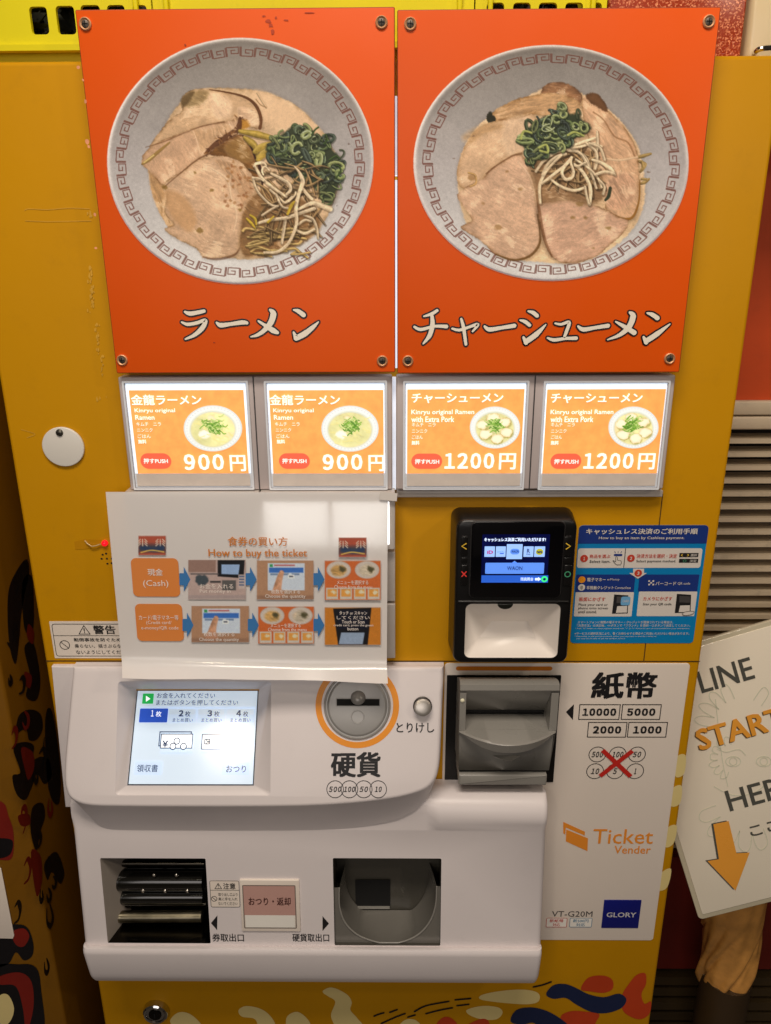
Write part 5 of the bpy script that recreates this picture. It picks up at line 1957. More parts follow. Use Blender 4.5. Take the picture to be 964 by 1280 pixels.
C.fill([(608, 148), (612, 139), (618, 145), (620, 152), (611, 153)], (48, 44, 32), 1.5)
a3 = [(572, 210), (580, 185), (598, 160), (622, 151), (645, 147), (665, 142), (672, 160), (660, 186), (642, 194), (622, 206), (607, 218), (604, 228), (588, 236), (574, 232)]
C.shadow(a3)
C.fill(a3, (196, 160, 128), 1.4, edge=(150, 112, 74), ew=2, fiber=-30, amp=.06, seed=73)
C.line([(624, 150), (645, 148), (662, 143)], [2, 2.2, 1.5], (120, 80, 46), shade=0, alpha=.46)
C.fill([(630, 152), (660, 146), (664, 170), (650, 188), (634, 192)], (206, 172, 142), 6, .7, fiber=80, amp=.12, seed=74)
C.fill([(578, 170), (600, 158), (622, 153), (630, 160), (606, 168), (588, 180)], (168, 130, 90), 6, .6, fiber=-20, amp=.2, seed=79)
a5 = [(728, 124), (745, 118), (760, 138), (780, 158), (794, 182), (798, 200), (800, 235), (798, 258), (790, 273), (772, 272), (758, 262), (756, 240), (748, 208), (738, 180), (730, 150)]
C.shadow(a5)
C.fill(a5, (192, 152, 120), 1.4, edge=(118, 80, 46), ew=1.6, fiber=48, amp=.18, seed=75)
C.fill([(733, 118), (746, 117), (756, 128), (759, 140), (748, 134), (736, 126)], (108, 74, 48), 2, edge=(70, 44, 26), ew=1.5)
C.line([(742, 140), (755, 150), (768, 170), (785, 178), (794, 196)], [2, 2, 2, 2, 2], (130, 90, 58), shade=0, alpha=.6)
C.line([(757, 198), (775, 200), (797, 196)], [2, 3, 2], (214, 182, 148), shade=.3, alpha=.7)
C.fill([(756, 230), (780, 215), (794, 225), (792, 250), (776, 262), (760, 258)], (188, 146, 118), 4, .8, fiber=60, amp=.35, seed=76)
C.line([(765, 268), (780, 274), (792, 270), (799, 250), (800, 225)], [3, 4, 3, 2, 1], (140, 96, 42), shade=.3, alpha=.9)
a4 = [(605, 222), (612, 212), (626, 204), (642, 194), (654, 196), (662, 212), (668, 232), (672, 258), (676, 288), (674, 308), (662, 321), (642, 325), (620, 318), (600, 300), (576, 284), (590, 276), (582, 262), (572, 244), (586, 232)]
C.shadow(a4)
C.fill(a4, (196, 158, 130), 1.4, edge=(116, 78, 46), ew=1.5, fiber=24, amp=.11, seed=77)
C.line([(608, 217), (622, 206), (640, 195), (652, 192)], [2, 2, 2, 3], (92, 56, 30), shade=0, alpha=.5)
C.line([(648, 202), (662, 220), (669, 244), (673, 272)], [2, 3, 2, 2], (214, 180, 150), shade=.2, alpha=.55)
C.line([(620, 318), (642, 325), (662, 320), (674, 306), (675, 290), (672, 268)], [2, 3, 3, 3, 2, 2], (104, 72, 36), shade=0, alpha=.75)
for (x, y, r) in ((623, 284, 4.5), (604, 254, 2), (634, 214, 2), (651, 236, 3), (590, 222, 5)):
    C.fill([(x + r * math.cos(t), y + r * math.sin(t) * .8) for t in np.linspace(0, 6.28, 9)[:-1]], (140, 102, 60), 2, .6)
C.line([(586, 216), (594, 219), (595, 229), (588, 233)], 2.4, (172, 132, 84), hi=(204, 170, 120), shade=.4)
a6 = [(673, 258), (690, 252), (712, 250), (740, 256), (757, 262), (772, 270), (786, 277), (776, 294), (757, 311), (742, 322), (712, 329), (692, 322), (681, 302)]
C.shadow([(x - 3, y) for x, y in a6], (0, 0), 6, .5)
C.fill(a6, (194, 154, 128), 1.4, edge=(110, 74, 44), ew=1.4, fiber=-16, amp=.13, seed=78)
C.line([(671, 240), (674, 262), (680, 296), (690, 321)], [3, 4, 4, 2], (92, 54, 26), shade=0, alpha=.46)
for (x, y, r) in ((725, 255, 5), (732, 272, 3), (716, 272, 3), (761, 285, 3.5), (742, 310, 2)):
    C.fill([(x + r * math.cos(t), y + r * math.sin(t) * .6) for t in np.linspace(0, 6.28, 9)[:-1]], (120, 92, 44), 2, .6)
dkp = [(662, 196), (690, 186), (720, 182), (742, 190), (752, 215), (756, 245), (740, 256), (705, 250), (675, 254), (666, 226)]
C.fill(dkp, (128, 94, 64), 8, .85, fiber=15, amp=.2, seed=80)
C.line([(763, 235), (761, 245), (757, 250)], [4, 4.5, 3], (60, 62, 44), shade=.4)
onr = [(651, 174), (656, 164), (666, 156), (672, 149), (686, 144), (694, 140), (698, 132), (708, 133), (712, 142), (724, 142), (728, 150), (738, 156), (737, 164), (724, 170), (712, 178), (706, 186), (692, 186), (682, 192), (672, 200), (666, 205), (660, 198), (656, 186)]
SP2 = [([(260, 690), (330, 740), (420, 765), (490, 745)], [4, 5, 5, 4]), ([(160, 640), (210, 570), (290, 510), (380, 490), (440, 500)], [4, 5, 6, 5, 4]), ([(205, 660), (240, 590), (300, 540), (360, 520)], 4.5),
       ([(190, 850), (185, 740), (215, 660), (260, 600), (330, 530)], [4, 5, 5, 4, 4]), ([(200, 720), (290, 650), (350, 600), (400, 545)], [4, 5, 4, 4]),
       ([(420, 500), (490, 540), (530, 640), (565, 750)], [4, 5, 5, 4]), ([(380, 500), (450, 510), (500, 580), (545, 690)], [4, 5, 5, 4]), ([(390, 470), (480, 440), (560, 412)], [4, 5, 3]),
       ([(400, 480), (470, 470), (540, 450), (600, 470)], 4), ([(570, 370), (572, 450), (562, 540)], [3, 5, 4]), ([(500, 450), (560, 500), (570, 560), (556, 620)], 4.5), ([(520, 450), (590, 480), (620, 560)], 4.5),
       ([(430, 560), (520, 620), (580, 690), (600, 745)], 4), ([(540, 560), (600, 580), (660, 620), (690, 660)], [4, 6, 7, 4]), ([(560, 660), (620, 640), (680, 650)], 5), ([(590, 700), (620, 740), (610, 790)], 4),
       ([(420, 590), (480, 650), (525, 750), (520, 860)], [4, 6, 6, 5]), ([(490, 740), (500, 800), (515, 855)], 4), ([(420, 600), (450, 600), (490, 580)], 3.5),
       ([(395, 560), (350, 610), (335, 650), (360, 690), (400, 680), (412, 640), (395, 580), (400, 545)], [4, 5, 5, 5.5, 5, 5, 4, 4])]
for k_ in range(40):
    x, y = R.uniform(676, 748), R.uniform(186, 236)
    th = R.uniform(0, 3.14)
    ln = R.uniform(8, 24)
    C.line([(x - ln * math.cos(th), y - ln * math.sin(th)), (x + R.uniform(-6, 6), y + R.uniform(-6, 6)), (x + ln * math.cos(th), y + ln * math.sin(th))], [R.uniform(1, 2), R.uniform(2, 4), R.uniform(1, 2)], np.array((176, 140, 100)) * R.uniform(.6, 1.05), hi=(200, 166, 124), shade=.5, shadow=.45, alpha=.85)
for p, w_ in SP2:
    C.line([m7(*x) for x in p], np.array(w_) * .76, np.array((212, 184, 150)) * R.uniform(.84, 1.04), hi=(228, 204, 174), shade=.24, shadow=.26)
onions(C, onr, 70, 9, .5)
for p in ([(376, 395), (420, 375), (480, 400)], [(180, 480), (230, 460), (240, 510), (190, 500)], [(60, 420), (80, 370), (130, 380)]):
    C.line([m7(*x) for x in p], 3, (148, 148, 84), hi=(176, 174, 112), shade=.4)
for (x, y) in ((592, 170), (540, 205), (568, 198), (811, 215), (693, 324)):
    C.fill([(x - 2, y), (x, y - .8), (x + 2.2, y), (x, y + .8)], (100, 76, 60), 1, .5)
C.c = 170 * (np.maximum(C.c, 0) / 170) ** 1.12 * np.array((1.0, .985, .95))
C.grain(.04, 6)
C.build('bowl_picture', PP, PRINT, P2, .0003, mask=lambda X, Y: ((X - 689) / 172.4) ** 2 + ((Y - 203.5) / 147.9) ** 2 < 1, gain=PG)
# ------------------------------------------------------------------ taped paper sheet "how to buy"
K6 = crop(120, 600, 2.537)
PH = thing('instruction_sheet', 'white laminated paper sheet with orange boxes and blue arrows taped over the machine front', 'paper sheet', (-.12, -.03, 1.2))
pTL, pTR = pw(132, 615, .024), pw(485, 615.5, .024)
pBL, pBR = pw(152.4, 827, .040), pw(483.6, 832, .040)
HP = plane3(pTL, pTR, (pBL + pBR) / 2)
pm = mat('laminated_paper', (246, 242, 240), .22, var=.015, vscale=6, bump=.05, bscale=60, coat=.5)
nt = pm.node_tree
tr = nt.nodes.new('ShaderNodeBsdfTranslucent')
tr.inputs['Color'].default_value = (.8, .78, .74, 1)
mxs = nt.nodes.new('ShaderNodeMixShader')
mxs.inputs[0].default_value = .22
om = nt.nodes['Material Output']
nt.links.new(nt.nodes['Principled BSDF'].outputs[0], mxs.inputs[1])
nt.links.new(tr.outputs[0], mxs.inputs[2])
nt.links.new(mxs.outputs[0], om.inputs['Surface'])
b = MB()
nx, nz = 24, 26
fl = [pw(153.5, 847, .057), pw(485, 853.5, .055)]
G_ = []
for j in range(nz + 1):
    t = j / nz
    row = []
    for i in range(nx + 1):
        s_ = i / nx
        if t <= .88:
            k_ = t / .88
            p = (pTL * (1 - s_) + pTR * s_) * (1 - k_) + (pBL * (1 - s_) + pBR * s_) * k_
            w_ = 0.0
            p = p + HP.n * (.0006 * math.sin(math.pi * k_) * math.sin(3.1 * s_ + 1) - .0003)
        else:
            k_ = (t - .88) / .12
            p = (pBL * (1 - s_) + pBR * s_) * (1 - k_) + (fl[0] * (1 - s_) + fl[1] * s_) * k_
            p = p + np.array((0, -1, .2)) * (.0022 * math.sin(6.5 * s_ + .8) + .001 * math.sin(15 * s_)) * k_
        row.append(p)
    G_.append(row)
for j in range(nz):
    for i in range(nx):
        b.face([G_[j][i], G_[j + 1][i], G_[j + 1][i + 1], G_[j][i + 1]], pm, True)
b.build('sheet', PH, sharp=80)
HS = HP.up(.0012)
OB = mat('printed_orange', (226, 138, 68), .3, var=.04, coat=.3)
AB = mat('printed_arrow_blue', (62, 124, 186), .3, var=.04, coat=.3)
OT = mat('printed_orange_text', (214, 132, 56), .3)
WT = mat('printed_white_text', (240, 230, 222), .3)
for x0, y0, x1, y1 in ((114, 248, 264, 370), (127, 393, 276, 511)):
    b = MB()
    b.poly(HS, rr(*rbox(HS, *K6(x0, y0), *K6(x1, y1)), .005, 5), OB, 0)
    b.build('step_box', PH)
for xs, y0 in (((265, 475, 690), 315), ((275, 482, 690), 460)):
    for x in xs:
        b = MB()
        b.poly(HS, HS.px([K6(*p) for p in ((x, y0 - 20), (x, y0 + 18), (x + 14, y0 + 18), (x + 14, y0 + 38), (x + 35, y0), (x + 14, y0 - 40), (x + 14, y0 - 20))]), AB, .0006)
        b.build('arrow', PH)
b = MB()
b.text(HS, '食券の買い方', (*K6(418, 180), *K6(608, 209)), OT, .0003, .012)
b.text(HS, 'How to buy the ticket', (*K6(357, 219), *K6(670, 250)), OT, .0003, .012)
for t, x0, y0, x1, y1, bo in (('現金', 164, 281, 212, 303, .012), ('(Cash)', 150, 317, 230, 342, .0), ('カード/電子マネー等', 136, 428, 262, 444, .004), ('(Credit card/', 160, 446, 240, 460, 0), ('e-money/QR code', 144, 463, 262, 477, 0)):
    b.text(HS, t, (*K6(x0, y0), *K6(x1, y1)), WT, .0004, bo)
for t, x0, y0, x1, y1 in (('お金を入れる', 330, 328, 436, 344), ('Put money in', 330, 346, 428, 360), ('枚数を選択する', 556, 346, 648, 360), ('Choose the quantity', 537, 362, 665, 376),
                          ('メニューを選択する', 764, 317, 864, 331), ('Choose from the menu', 756, 333, 876, 345), ('枚数を選択する', 342, 481, 440, 495), ('Choose the quantity', 328, 499, 454, 513),
                          ('メニューを選択する', 554, 454, 650, 467), ('Choose from the menu', 546, 468, 668, 479), ('タッチ or スキャン', 772, 415, 860, 427), ('してください', 764, 430, 868, 441),
                          ('Touch or Scan', 780, 443, 852, 454), ('credit card, press the green', 754, 456, 880, 465), ('button', 798, 466, 832, 476)):
    b.text(HS, t, (*K6(x0, y0), *K6(x1, y1)), WT, .0009, .006)
b.build('lettering', PH)
# thumbnails, painted together on one printed layer
C = Canvas(*K6(128, 172), *K6(910, 530), .8, (200, 180, 170))
rc2 = lambda x0, y0, x1, y1, c, **k: C.rect(*K6(x0, y0), *K6(x1, y1), c, **k)
pc2 = lambda pts, c, soft=1, **k: C.fill([K6(*p) for p in pts], c, soft, **k)
TH = []
for x0, y0, x1, y1 in ((135, 178, 221, 238), (771, 184, 857, 244)):
    TH.append((x0, y0, x1, y1))
    rc2(x0, y0, x1, y1, (176, 80, 58))
    rc2(x0, y0 + 26, x1, y0 + 50, (64, 66, 78), soft=6)
    pc2([(x0 + 4, y0 + 40), (x0 + 20, y0 + 30), (x0 + 45, y0 + 38), (x0 + 70, y0 + 28), (x0 + 82, y0 + 38), (x0 + 60, y0 + 50), (x0 + 30, y0 + 48)], (46, 62, 92), 3)
    C.line([K6(x0 + 8, y0 + 52), K6(x0 + 40, y0 + 45), K6(x0 + 80, y0 + 50)], 1.5, (220, 180, 90), shade=0)
    for i in range(2):
        for j in range(9):
            xx = x0 + 6 + i * 56 + (j % 3) * 7
            yy = y0 + 10 + (j // 3) * 7
            C.line([K6(xx, yy), K6(xx + 7 * ((j * 7) % 3 - 1), yy + 7)], 1, (225, 210, 190), shade=0)
# first: machine front
TH.append((293, 254, 475, 377))
rc2(293, 254, 475, 377, (186, 160, 152))
rc2(293, 254, 380, 292, (150, 118, 106))
pc2([(386, 254), (472, 254), (468, 312), (386, 306)], (26, 26, 30), sm=False)
pc2([(398, 268), (456, 268), (452, 300), (398, 298)], (150, 176, 214), sm=False)
rc2(300, 296, 390, 300, (90, 84, 84))
pc2([(318, 305), (348, 303), (356, 322), (340, 336), (320, 328)], (70, 78, 84), 2)
rc2(400, 318, 444, 350, (92, 88, 86))
rc2(452, 300, 474, 345, (196, 176, 168))
for i in range(4):
    rc2(454, 304 + i * 9, 470, 308 + i * 9, (70, 90, 130))
rc2(362, 320, 396, 326, (60, 56, 56))
rc2(293, 365, 475, 377, (170, 150, 146))
# screens with a pointing finger
for x0, y0, w_, h_ in ((511, 256, 179, 122), (303, 400, 182, 114)):
    TH.append((x0, y0, x0 + w_, y0 + h_))
    rc2(x0, y0, x0 + w_, y0 + h_, (178, 134, 104))
    rc2(x0 + 34, y0 + 8, x0 + w_ - 28, y0 + h_ - 28, (206, 214, 226))
    rc2(x0 + 38, y0 + 22, x0 + w_ - 32, y0 + 38, (62, 112, 190))
    rc2(x0 + 40, y0 + 11, x0 + 50, y0 + 20, (60, 150, 90))
    rc2(x0 + 54, y0 + 12, x0 + 120, y0 + 17, (190, 110, 110))
    for i in range(3):
        rc2(x0 + 42 + i * 34, y0 + 40, x0 + 66 + i * 34, y0 + 46, (120, 140, 170))
    rc2(x0 + 98, y0 + 44, x0 + 118, y0 + 56, (236, 240, 246))
    rc2(x0 + 102, y0 + 48, x0 + 114, y0 + 52, (60, 66, 80))
    C.line([K6(x0 + 58, y0 + h_ - 4), K6(x0 + 70, y0 + 62), K6(x0 + 78, y0 + 38)], [13, 8, 6], (206, 150, 116), hi=(226, 176, 146), shade=.35)
    pc2([(x0 + 44, y0 + h_), (x0 + 54, y0 + h_ - 30), (x0 + 78, y0 + h_ - 30), (x0 + 82, y0 + h_)], (200, 144, 112), 3)
    rc2(x0, y0 + h_ - 12, x0 + w_, y0 + h_, (140, 104, 84), soft=3, alpha=.7)
# menu posters
for x0, y0, w_, h_ in ((726, 257, 177, 123), (515, 402, 176, 117)):
    TH.append((x0, y0, x0 + w_, y0 + h_))
    rc2(x0, y0, x0 + w_, y0 + h_, (206, 104, 52))
    for cx_ in (x0 + 44, x0 + 134):
        for r_, c_ in ((39, (190, 178, 170)), (36, (206, 192, 180))):
            pc2([(cx_ + r_ * math.cos(t), y0 + 28 + r_ * .72 * math.sin(t)) for t in np.linspace(0, 6.28, 24)[:-1]], c_, 1.5, sm=False)
        pc2([(cx_ + 25 * math.cos(t), y0 + 30 + 18 * math.sin(t)) for t in np.linspace(0, 6.28, 16)[:-1]], (206, 160, 96) if cx_ < x0 + 90 else (200, 184, 160), 3, fiber=20, amp=.3, seed=5)
        pc2([(cx_ + 4, y0 + 18), (cx_ + 22, y0 + 24), (cx_ + 14, y0 + 36), (cx_ + 2, y0 + 30)], (84, 78, 52), 3)
    for i in range(4):
        rc2(x0 + 4 + i * 44, y0 + h_ - 38, x0 + 42 + i * 44, y0 + h_ - 2, (206, 196, 184))
        rc2(x0 + 8 + i * 44, y0 + h_ - 34, x0 + 38 + i * 44, y0 + h_ - 10, (226, 156, 74))
        pc2([(x0 + 27 + i * 44, y0 + h_ - 30), (x0 + 36 + i * 44, y0 + h_ - 24), (x0 + 27 + i * 44, y0 + h_ - 18), (x0 + 20 + i * 44, y0 + h_ - 24)], (226, 214, 180), 2)
# reader
TH.append((726, 405, 903, 523))
rc2(726, 405, 903, 523, (202, 124, 44))
pc2([(752, 408), (874, 405), (862, 523), (768, 523)], (28, 26, 30), sm=False)
pc2([(778, 484), (852, 484), (846, 521), (770, 521)], (150, 166, 190), sm=False)
rc2(768, 414, 862, 472, (24, 26, 40))
C.grain(.03, 5)
msk = [(*K6(a_, b_), *K6(c_, d_)) for a_, b_, c_, d_ in TH]
mk = lambda X, Y: sum(((X > m[0]) & (X < m[2]) & (Y > m[1]) & (Y < m[3])) for m in msk) > 0
C.build('printed_picture', HP, mat_print('sheet_print', .3, coat=.3), PH, .0016, mask=mk, gain=(.92, .86, .82))
b = MB()
for pts in ([(475, 614), (497, 616), (496, 626), (474, 624)],):
    b.poly(HP, HP.px(pts), mat('glossy_tape', (226, 220, 214), .08, var=.02, coat=1), .002)
b.build('tape', PH)

# ------------------------------------------------------------------ yellow crates on top of the machine
CRY = mat('crate_yellow', (222, 208, 0), .45, spec=.3, var=.05, grime=.22, bump=.05)
FOO = mat('dark_foliage_contents', (40, 40, 24), .7, var=.6, vscale=60)


def crate(u0, u1, holes, label, vtop=-60, y0=.012):
    x0, x1 = xat(u0, 30, -y0), xat(u1, 30, -y0)
    zb_, zt_ = MZ + .001, zat(vtop, -y0, 482)
    t_ = thing('plastic_crate', label, 'crate', ((x0 + x1) / 2, y0 + .15, MZ), 'yellow crates on top of the machine')
    F_ = FP(-y0)
    zl_ = zat(54, -y0)
    b = MB()
    hs = []
    for (ua, va, ub, vb) in holes:
        q = rbox(F_, ua, va, ub, vb)
        q = (max(q[0], x0 + .004), q[1], min(q[2], x1 - .004), min(q[3], zt_ - .006))
        hs.append(rr(*q, .003, 3))
    b.holed(F_, rr(x0, zl_, x1, zt_, .0), hs, CRY)
    Fi = FP(-y0 - .004)
    b.holed(Fi, rr(x0, zl_, x1, zt_, .0), hs, CRY)
    for h in hs:
        b.loft([[Fi.P(a, z) for a, z in ccw(h)], [F_.P(a, z) for a, z in ccw(h)]][::-1], CRY, cap1=False)
    dp = .26
    b.box(x0, y0 + .0042, zl_, x0 + .004, y0 + dp, zt_, CRY)
    b.box(x1 - .004, y0 + .0042, zl_, x1, y0 + dp, zt_, CRY)
    b.box(x0 + .0042, y0 + dp - .004, zl_, x1 - .0042, y0 + dp, zt_, CRY)
    b.box(x0 - .001, y0 - .004, zl_ - .004, x1 + .001, y0 + .004, zl_ + .0006, CRY)
    b.build('crate_wall', t_)
    b = MB()
    b.box(x0 + .004, y0 + .010, zb_, x1 - .004, y0 + dp - .006, zl_ + .004, CRY)
    b.box(x0, y0 - .0035, zl_ + .022, x0 + .0, y0, zl_ + .023, CRY)
    b.build('crate_base', t_)
    for xr in (x0 + .012, x1 - .012):
        b = MB()
        b.box(xr - .002, y0 - .005, zl_ + .001, xr + .002, y0 - .0005, zt_, CRY)
        b.build('rib', t_, bev=.001)
    b = MB()
    R = np.random.RandomState(int(u1))
    for i in range(int(260 * (x1 - x0) / .3)):
        p = np.array((R.uniform(x0 + .02, x1 - .02), R.uniform(y0 + .02, y0 + .08), R.uniform(zl_ + .006, zt_ - .01)))
        d1, d2 = R.randn(3) * .012, R.randn(3) * .006
        b.face([p - d1, p - d2, p + d1, p + d2], FOO)
    b.build('contents', t_)
    return t_


crate(-160, 191, [(38, 8, 60, 43), (71, 7, 94, 43), (102, 6, 126, 40), (135, 6, 157, 40), (167, 6, 189, 40)], 'yellow plastic crate at the left end of the machine top with five dark slots')
crate(193, 592, [(260, -40, 330, -18), (440, -40, 520, -18)], 'yellow plastic crate behind both posters with a plain lower wall')
crate(594, 757, [(608, 3, 630, 40), (641, 3, 663, 40), (673, 3, 696, 40), (706, 3, 728, 40), (739, 3, 755, 40)], 'yellow plastic crate behind the right poster with a row of dark slots')

# red glitter board and cream cabinet at the top right
GLM = mat('glitter_red', (176, 52, 18), .3, var=.15)
nt = GLM.node_tree
vo = nt.nodes.new('ShaderNodeTexVoronoi')
vo.inputs['Scale'].default_value = 850
tcg = nt.nodes.new('ShaderNodeTexCoord')
nt.links.new(tcg.outputs['Object'], vo.inputs['Vector'])
rg = nt.nodes.new('ShaderNodeValToRGB')
rg.color_ramp.elements[0].color = (.36, .035, .004, 1)
rg.color_ramp.elements[1].color = (.85, .30, .14, 1)
rg.color_ramp.elements[0].position = .62
rg.color_ramp.elements[1].position = .95
sepg = nt.nodes.new('ShaderNodeSeparateColor')
nt.links.new(vo.outputs['Color'], sepg.inputs['Color'])
nt.links.new(sepg.outputs['Red'], rg.inputs['Fac'])
nt.links.new(rg.outputs['Color'], nt.nodes['Principled BSDF'].inputs['Base Color'])
bpg = nt.nodes.new('ShaderNodeBump')
bpg.inputs['Strength'].default_value = .5
bpg.inputs['Distance'].default_value = .002
nt.links.new(sepg.outputs['Green'], bpg.inputs['Height'])
nt.links.new(bpg.outputs['Normal'], nt.nodes['Principled BSDF'].inputs['Normal'])
b = MB()
y_ = .03
b.box(xat(759, 30, -y_), y_, MZ + .0005, xat(931, 30, -y_), y_ + .03, zat(-60, -y_), GLM)
tag(b.build('glitter_board', root_loc=(.3, .045, MZ), bev=.002), 'glittery red board standing on the machine behind the top right poster corner', 'board')
b = MB()
y_ = .045
CB = thing('cream_case', 'cream metal case with a chrome handle behind the glittery red board', 'case', (.5, .2, MZ))
x0 = xat(936, 30, -y_)
b.box(x0, y_, MZ + .002, x0 + .3, y_ + .2, zat(-60, -y_), mat('cream_enamel', (222, 202, 160), .22, var=.03, grime=.1))
b.build('body', CB, bev=.006)
b = MB()
hp_ = [pw(u, v, d) for u, v, d in ((944, 65.5, -.043), (946, 63.5, -.03), (951, 61, -.026), (960, 59.5, -.026), (980, 59, -.026))]
b.tube([np.array(p) for p in smooth(hp_, 5, False)], .0022, CHROME, 10)
b.build('handle', CB)

# ------------------------------------------------------------------ neighbour machine on the left
NM = thing('neighbour_machine', 'yellow cabinet with a black and red painted dragon pattern at the left picture edge', 'cabinet', (-.55, .2, 0))
xe = xat(40, 1050, 0)
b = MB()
b.box(xe - .35, .0, .02, xe, .42, MZ + .02, mat('shaded_yellow_paint', (122, 80, 2), .42, var=.07, vscale=5, bump=.12, bscale=90, grime=.25))  # yellow darkened in the base colour to stand in for shade in the gap
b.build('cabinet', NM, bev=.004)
NS = Plane((xe + .0004, 0, 0), (0, 1, 0), (0, 0, 1), (1, 0, 0))
k8 = crop(0, 640, 2.0)
b = MB()
RDM = mat('dark_red_mural_paint', (120, 26, 16), .45, var=.15)
NSf = Plane((xe, 0, 0), (0, 1, 0), (0, 0, 1), (1, 0, 0))


def nb(pts, m, l):
    b = MB()
    b.poly(NSf, smooth([NSf.uv(*k8(*p)) for p in pts], 5), m, l)
    b.build('side_mural_patch', NM)


for pts in ([(22, 190), (45, 140), (66, 118), (72, 150), (62, 200), (52, 260), (46, 330), (38, 380), (24, 340), (18, 260)],
            [(55, 180), (78, 160), (84, 240), (80, 300), (60, 290)],
            [(60, 340), (84, 330), (100, 420), (90, 470), (64, 460), (74, 410)],
            [(46, 510), (74, 494), (100, 505), (106, 540), (92, 568), (72, 570), (66, 545), (50, 548), (38, 562)],
            [(32, 590), (60, 575), (84, 585), (80, 620), (100, 612), (122, 620), (128, 660), (110, 680), (92, 655), (78, 690), (62, 720), (40, 705), (30, 660), (50, 650)],
            [(80, 740), (105, 728), (112, 760), (100, 800), (90, 846), (76, 800)],
            [(112, 520), (130, 500), (150, 640), (146, 730), (120, 690)],
            [(110, 880), (140, 850), (160, 900), (150, 930), (130, 900), (118, 920)]):
    nb(pts, BLKM, .0004)
for pts in ([(60, 400), (78, 410), (74, 440), (62, 430)], [(52, 590), (80, 600), (84, 640), (70, 670), (60, 640)], [(44, 760), (70, 755), (74, 780), (52, 785)], [(76, 850), (100, 860), (104, 920), (90, 960)],
            [(70, 280), (84, 300), (80, 330), (66, 310)]):
    nb(pts, RDM, .0006)
b = MB()
R = np.random.RandomState(21)
for i in range(26):
    x, y = R.uniform(20, 150), R.uniform(120, 1180)
    if x > 40 + (y - 100) * .16:
        continue
    th, ln = R.uniform(0, 3.14), R.uniform(12, 34)
    pts = smooth([NSf.uv(*k8(x + ln * math.cos(th + t * 1.2) * t * .5, y + ln * 1.6 * math.sin(th + t) * t)) for t in (-1, -.4, .2, .8, 1.3)], 4, False)
    b.stroke(NSf, pts, list(np.interp(np.linspace(0, 1, len(pts)), [0, .4, 1], [.002, .008, .002])), (BLKM, BLKM, RDM)[i % 3], .0008 + i * 2e-5)
b.build('side_mural_dash', NM)
for pts in ([(-20, 730), (10, 728), (22, 760), (34, 800), (32, 860), (10, 870), (-20, 850)],):
    b = MB()
    b.poly(F0, smooth([F0.uv(*k8(*p)) for p in pts], 5), RDM, .0004)
    b.build('front_mural_patch', NM)
for pts in ([(-20, 820), (8, 815), (32, 822), (28, 852), (8, 864), (-20, 862)], [(-20, 1040), (40, 1030), (70, 1040), (84, 1080), (80, 1110), (60, 1120), (40, 1100), (20, 1130), (-20, 1130)],
            [(-20, 1150), (50, 1130), (92, 1140), (104, 1200), (110, 1300), (60, 1320), (-20, 1320)]):
    b = MB()
    b.poly(F0, smooth([F0.uv(*k8(*p)) for p in pts], 5), BLKM, .0006)
    b.build('front_mural_patch', NM)
for pts in ([(30, 1050), (60, 1040), (74, 1060), (60, 1085), (40, 1080)], [(0, 1160), (50, 1150), (80, 1175), (84, 1240), (66, 1300), (58, 1240), (40, 1185), (0, 1180)]):
    b = MB()
    b.poly(F0, smooth([F0.uv(*k8(*p)) for p in pts], 5), RDM, .0008)
    b.build('front_mural_patch', NM)
b = MB()
b.poly(F0, smooth([F0.uv(*k8(*p)) for p in ((-4, 1215), (20, 1205), (36, 1240), (24, 1275), (-4, 1285))], 5), CREAMP, .001)
b.build('front_mural_patch', NM)
b = MB()
b.plate(F0, F0.px([(-60, 1084), (2, 1084), (18.5, 1168), (17, 1172), (-60, 1170)]), VINYL, .001, .002, .0004)
tag(b.build('blank_notice', root_loc=(-.45, 0, .8)), 'plain pale notice sheet on the left neighbouring cabinet', 'notice')

# ------------------------------------------------------------------ right background
LY = .22
LP = FP(-LY)
LV = thing('louvre_vent', 'beige metal louvre grille with dark gaps behind the right side of the machine', 'vent', (.6, LY, .9))
x0, x1 = .30, 1.3
SLT = mat('beige_slat', (206, 188, 160), .45, var=.1, grime=.45)
sl = crop(860, 440, 3.3654)
zr = lambda y: zat(sl(0, y)[1], -LY, 940)
b = MB()
for a_, c_ in ((262, 200), (322, 265)):
    b.box(x0, LY - .012, zr(a_) + .001, x1, LY + .03, zr(c_), SLT)
b.build('frame', LV, bev=.002)
b = MB()
zc = zr(360)
pit = (zr(360) - zr(1172)) / 15.6
i = 0
while zc - i * pit > .45:
    z = zc - i * pit
    b.box(x0, LY - .010, z - .0052, x1, LY - .0085, z + .0005, SLT)
    b.face([(x0, LY - .0085, z), (x1, LY - .0085, z), (x1, LY + .022, z + .001), (x0, LY + .022, z + .001)], SLT)
    b.face([(x0, LY - .0085, z - .0012), (x0, LY + .022, z - .0002), (x1, LY + .022, z - .0002), (x1, LY - .0085, z - .0012)], SLT)
    i += 1
b.build('slat', LV)
b = MB()
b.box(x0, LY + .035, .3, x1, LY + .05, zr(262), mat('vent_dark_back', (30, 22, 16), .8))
b.build('back_panel', LV)
b = MB()
b.box(.30, LY - .004, zr(199), 1.3, LY + .05, 2.2, WALLM)
tag(b.build('red_wall', root_loc=(.8, LY, 1.6)), 'plain dark orange red wall above the beige louvre grille', 'wall')
b = MB()
zz0, zz1 = zat(1211, -.19, 850), zat(1072, -.19, 850)
b.box(.28, .19, zz0, 1.2, .205, zz1, mat('dark_red_board_paint', (104, 26, 12), .5, var=.15))
tag(b.build('red_board', root_loc=(.7, .19, .8)), 'dark red board low beside the machine behind the tan wrapped post', 'board')
b = MB()
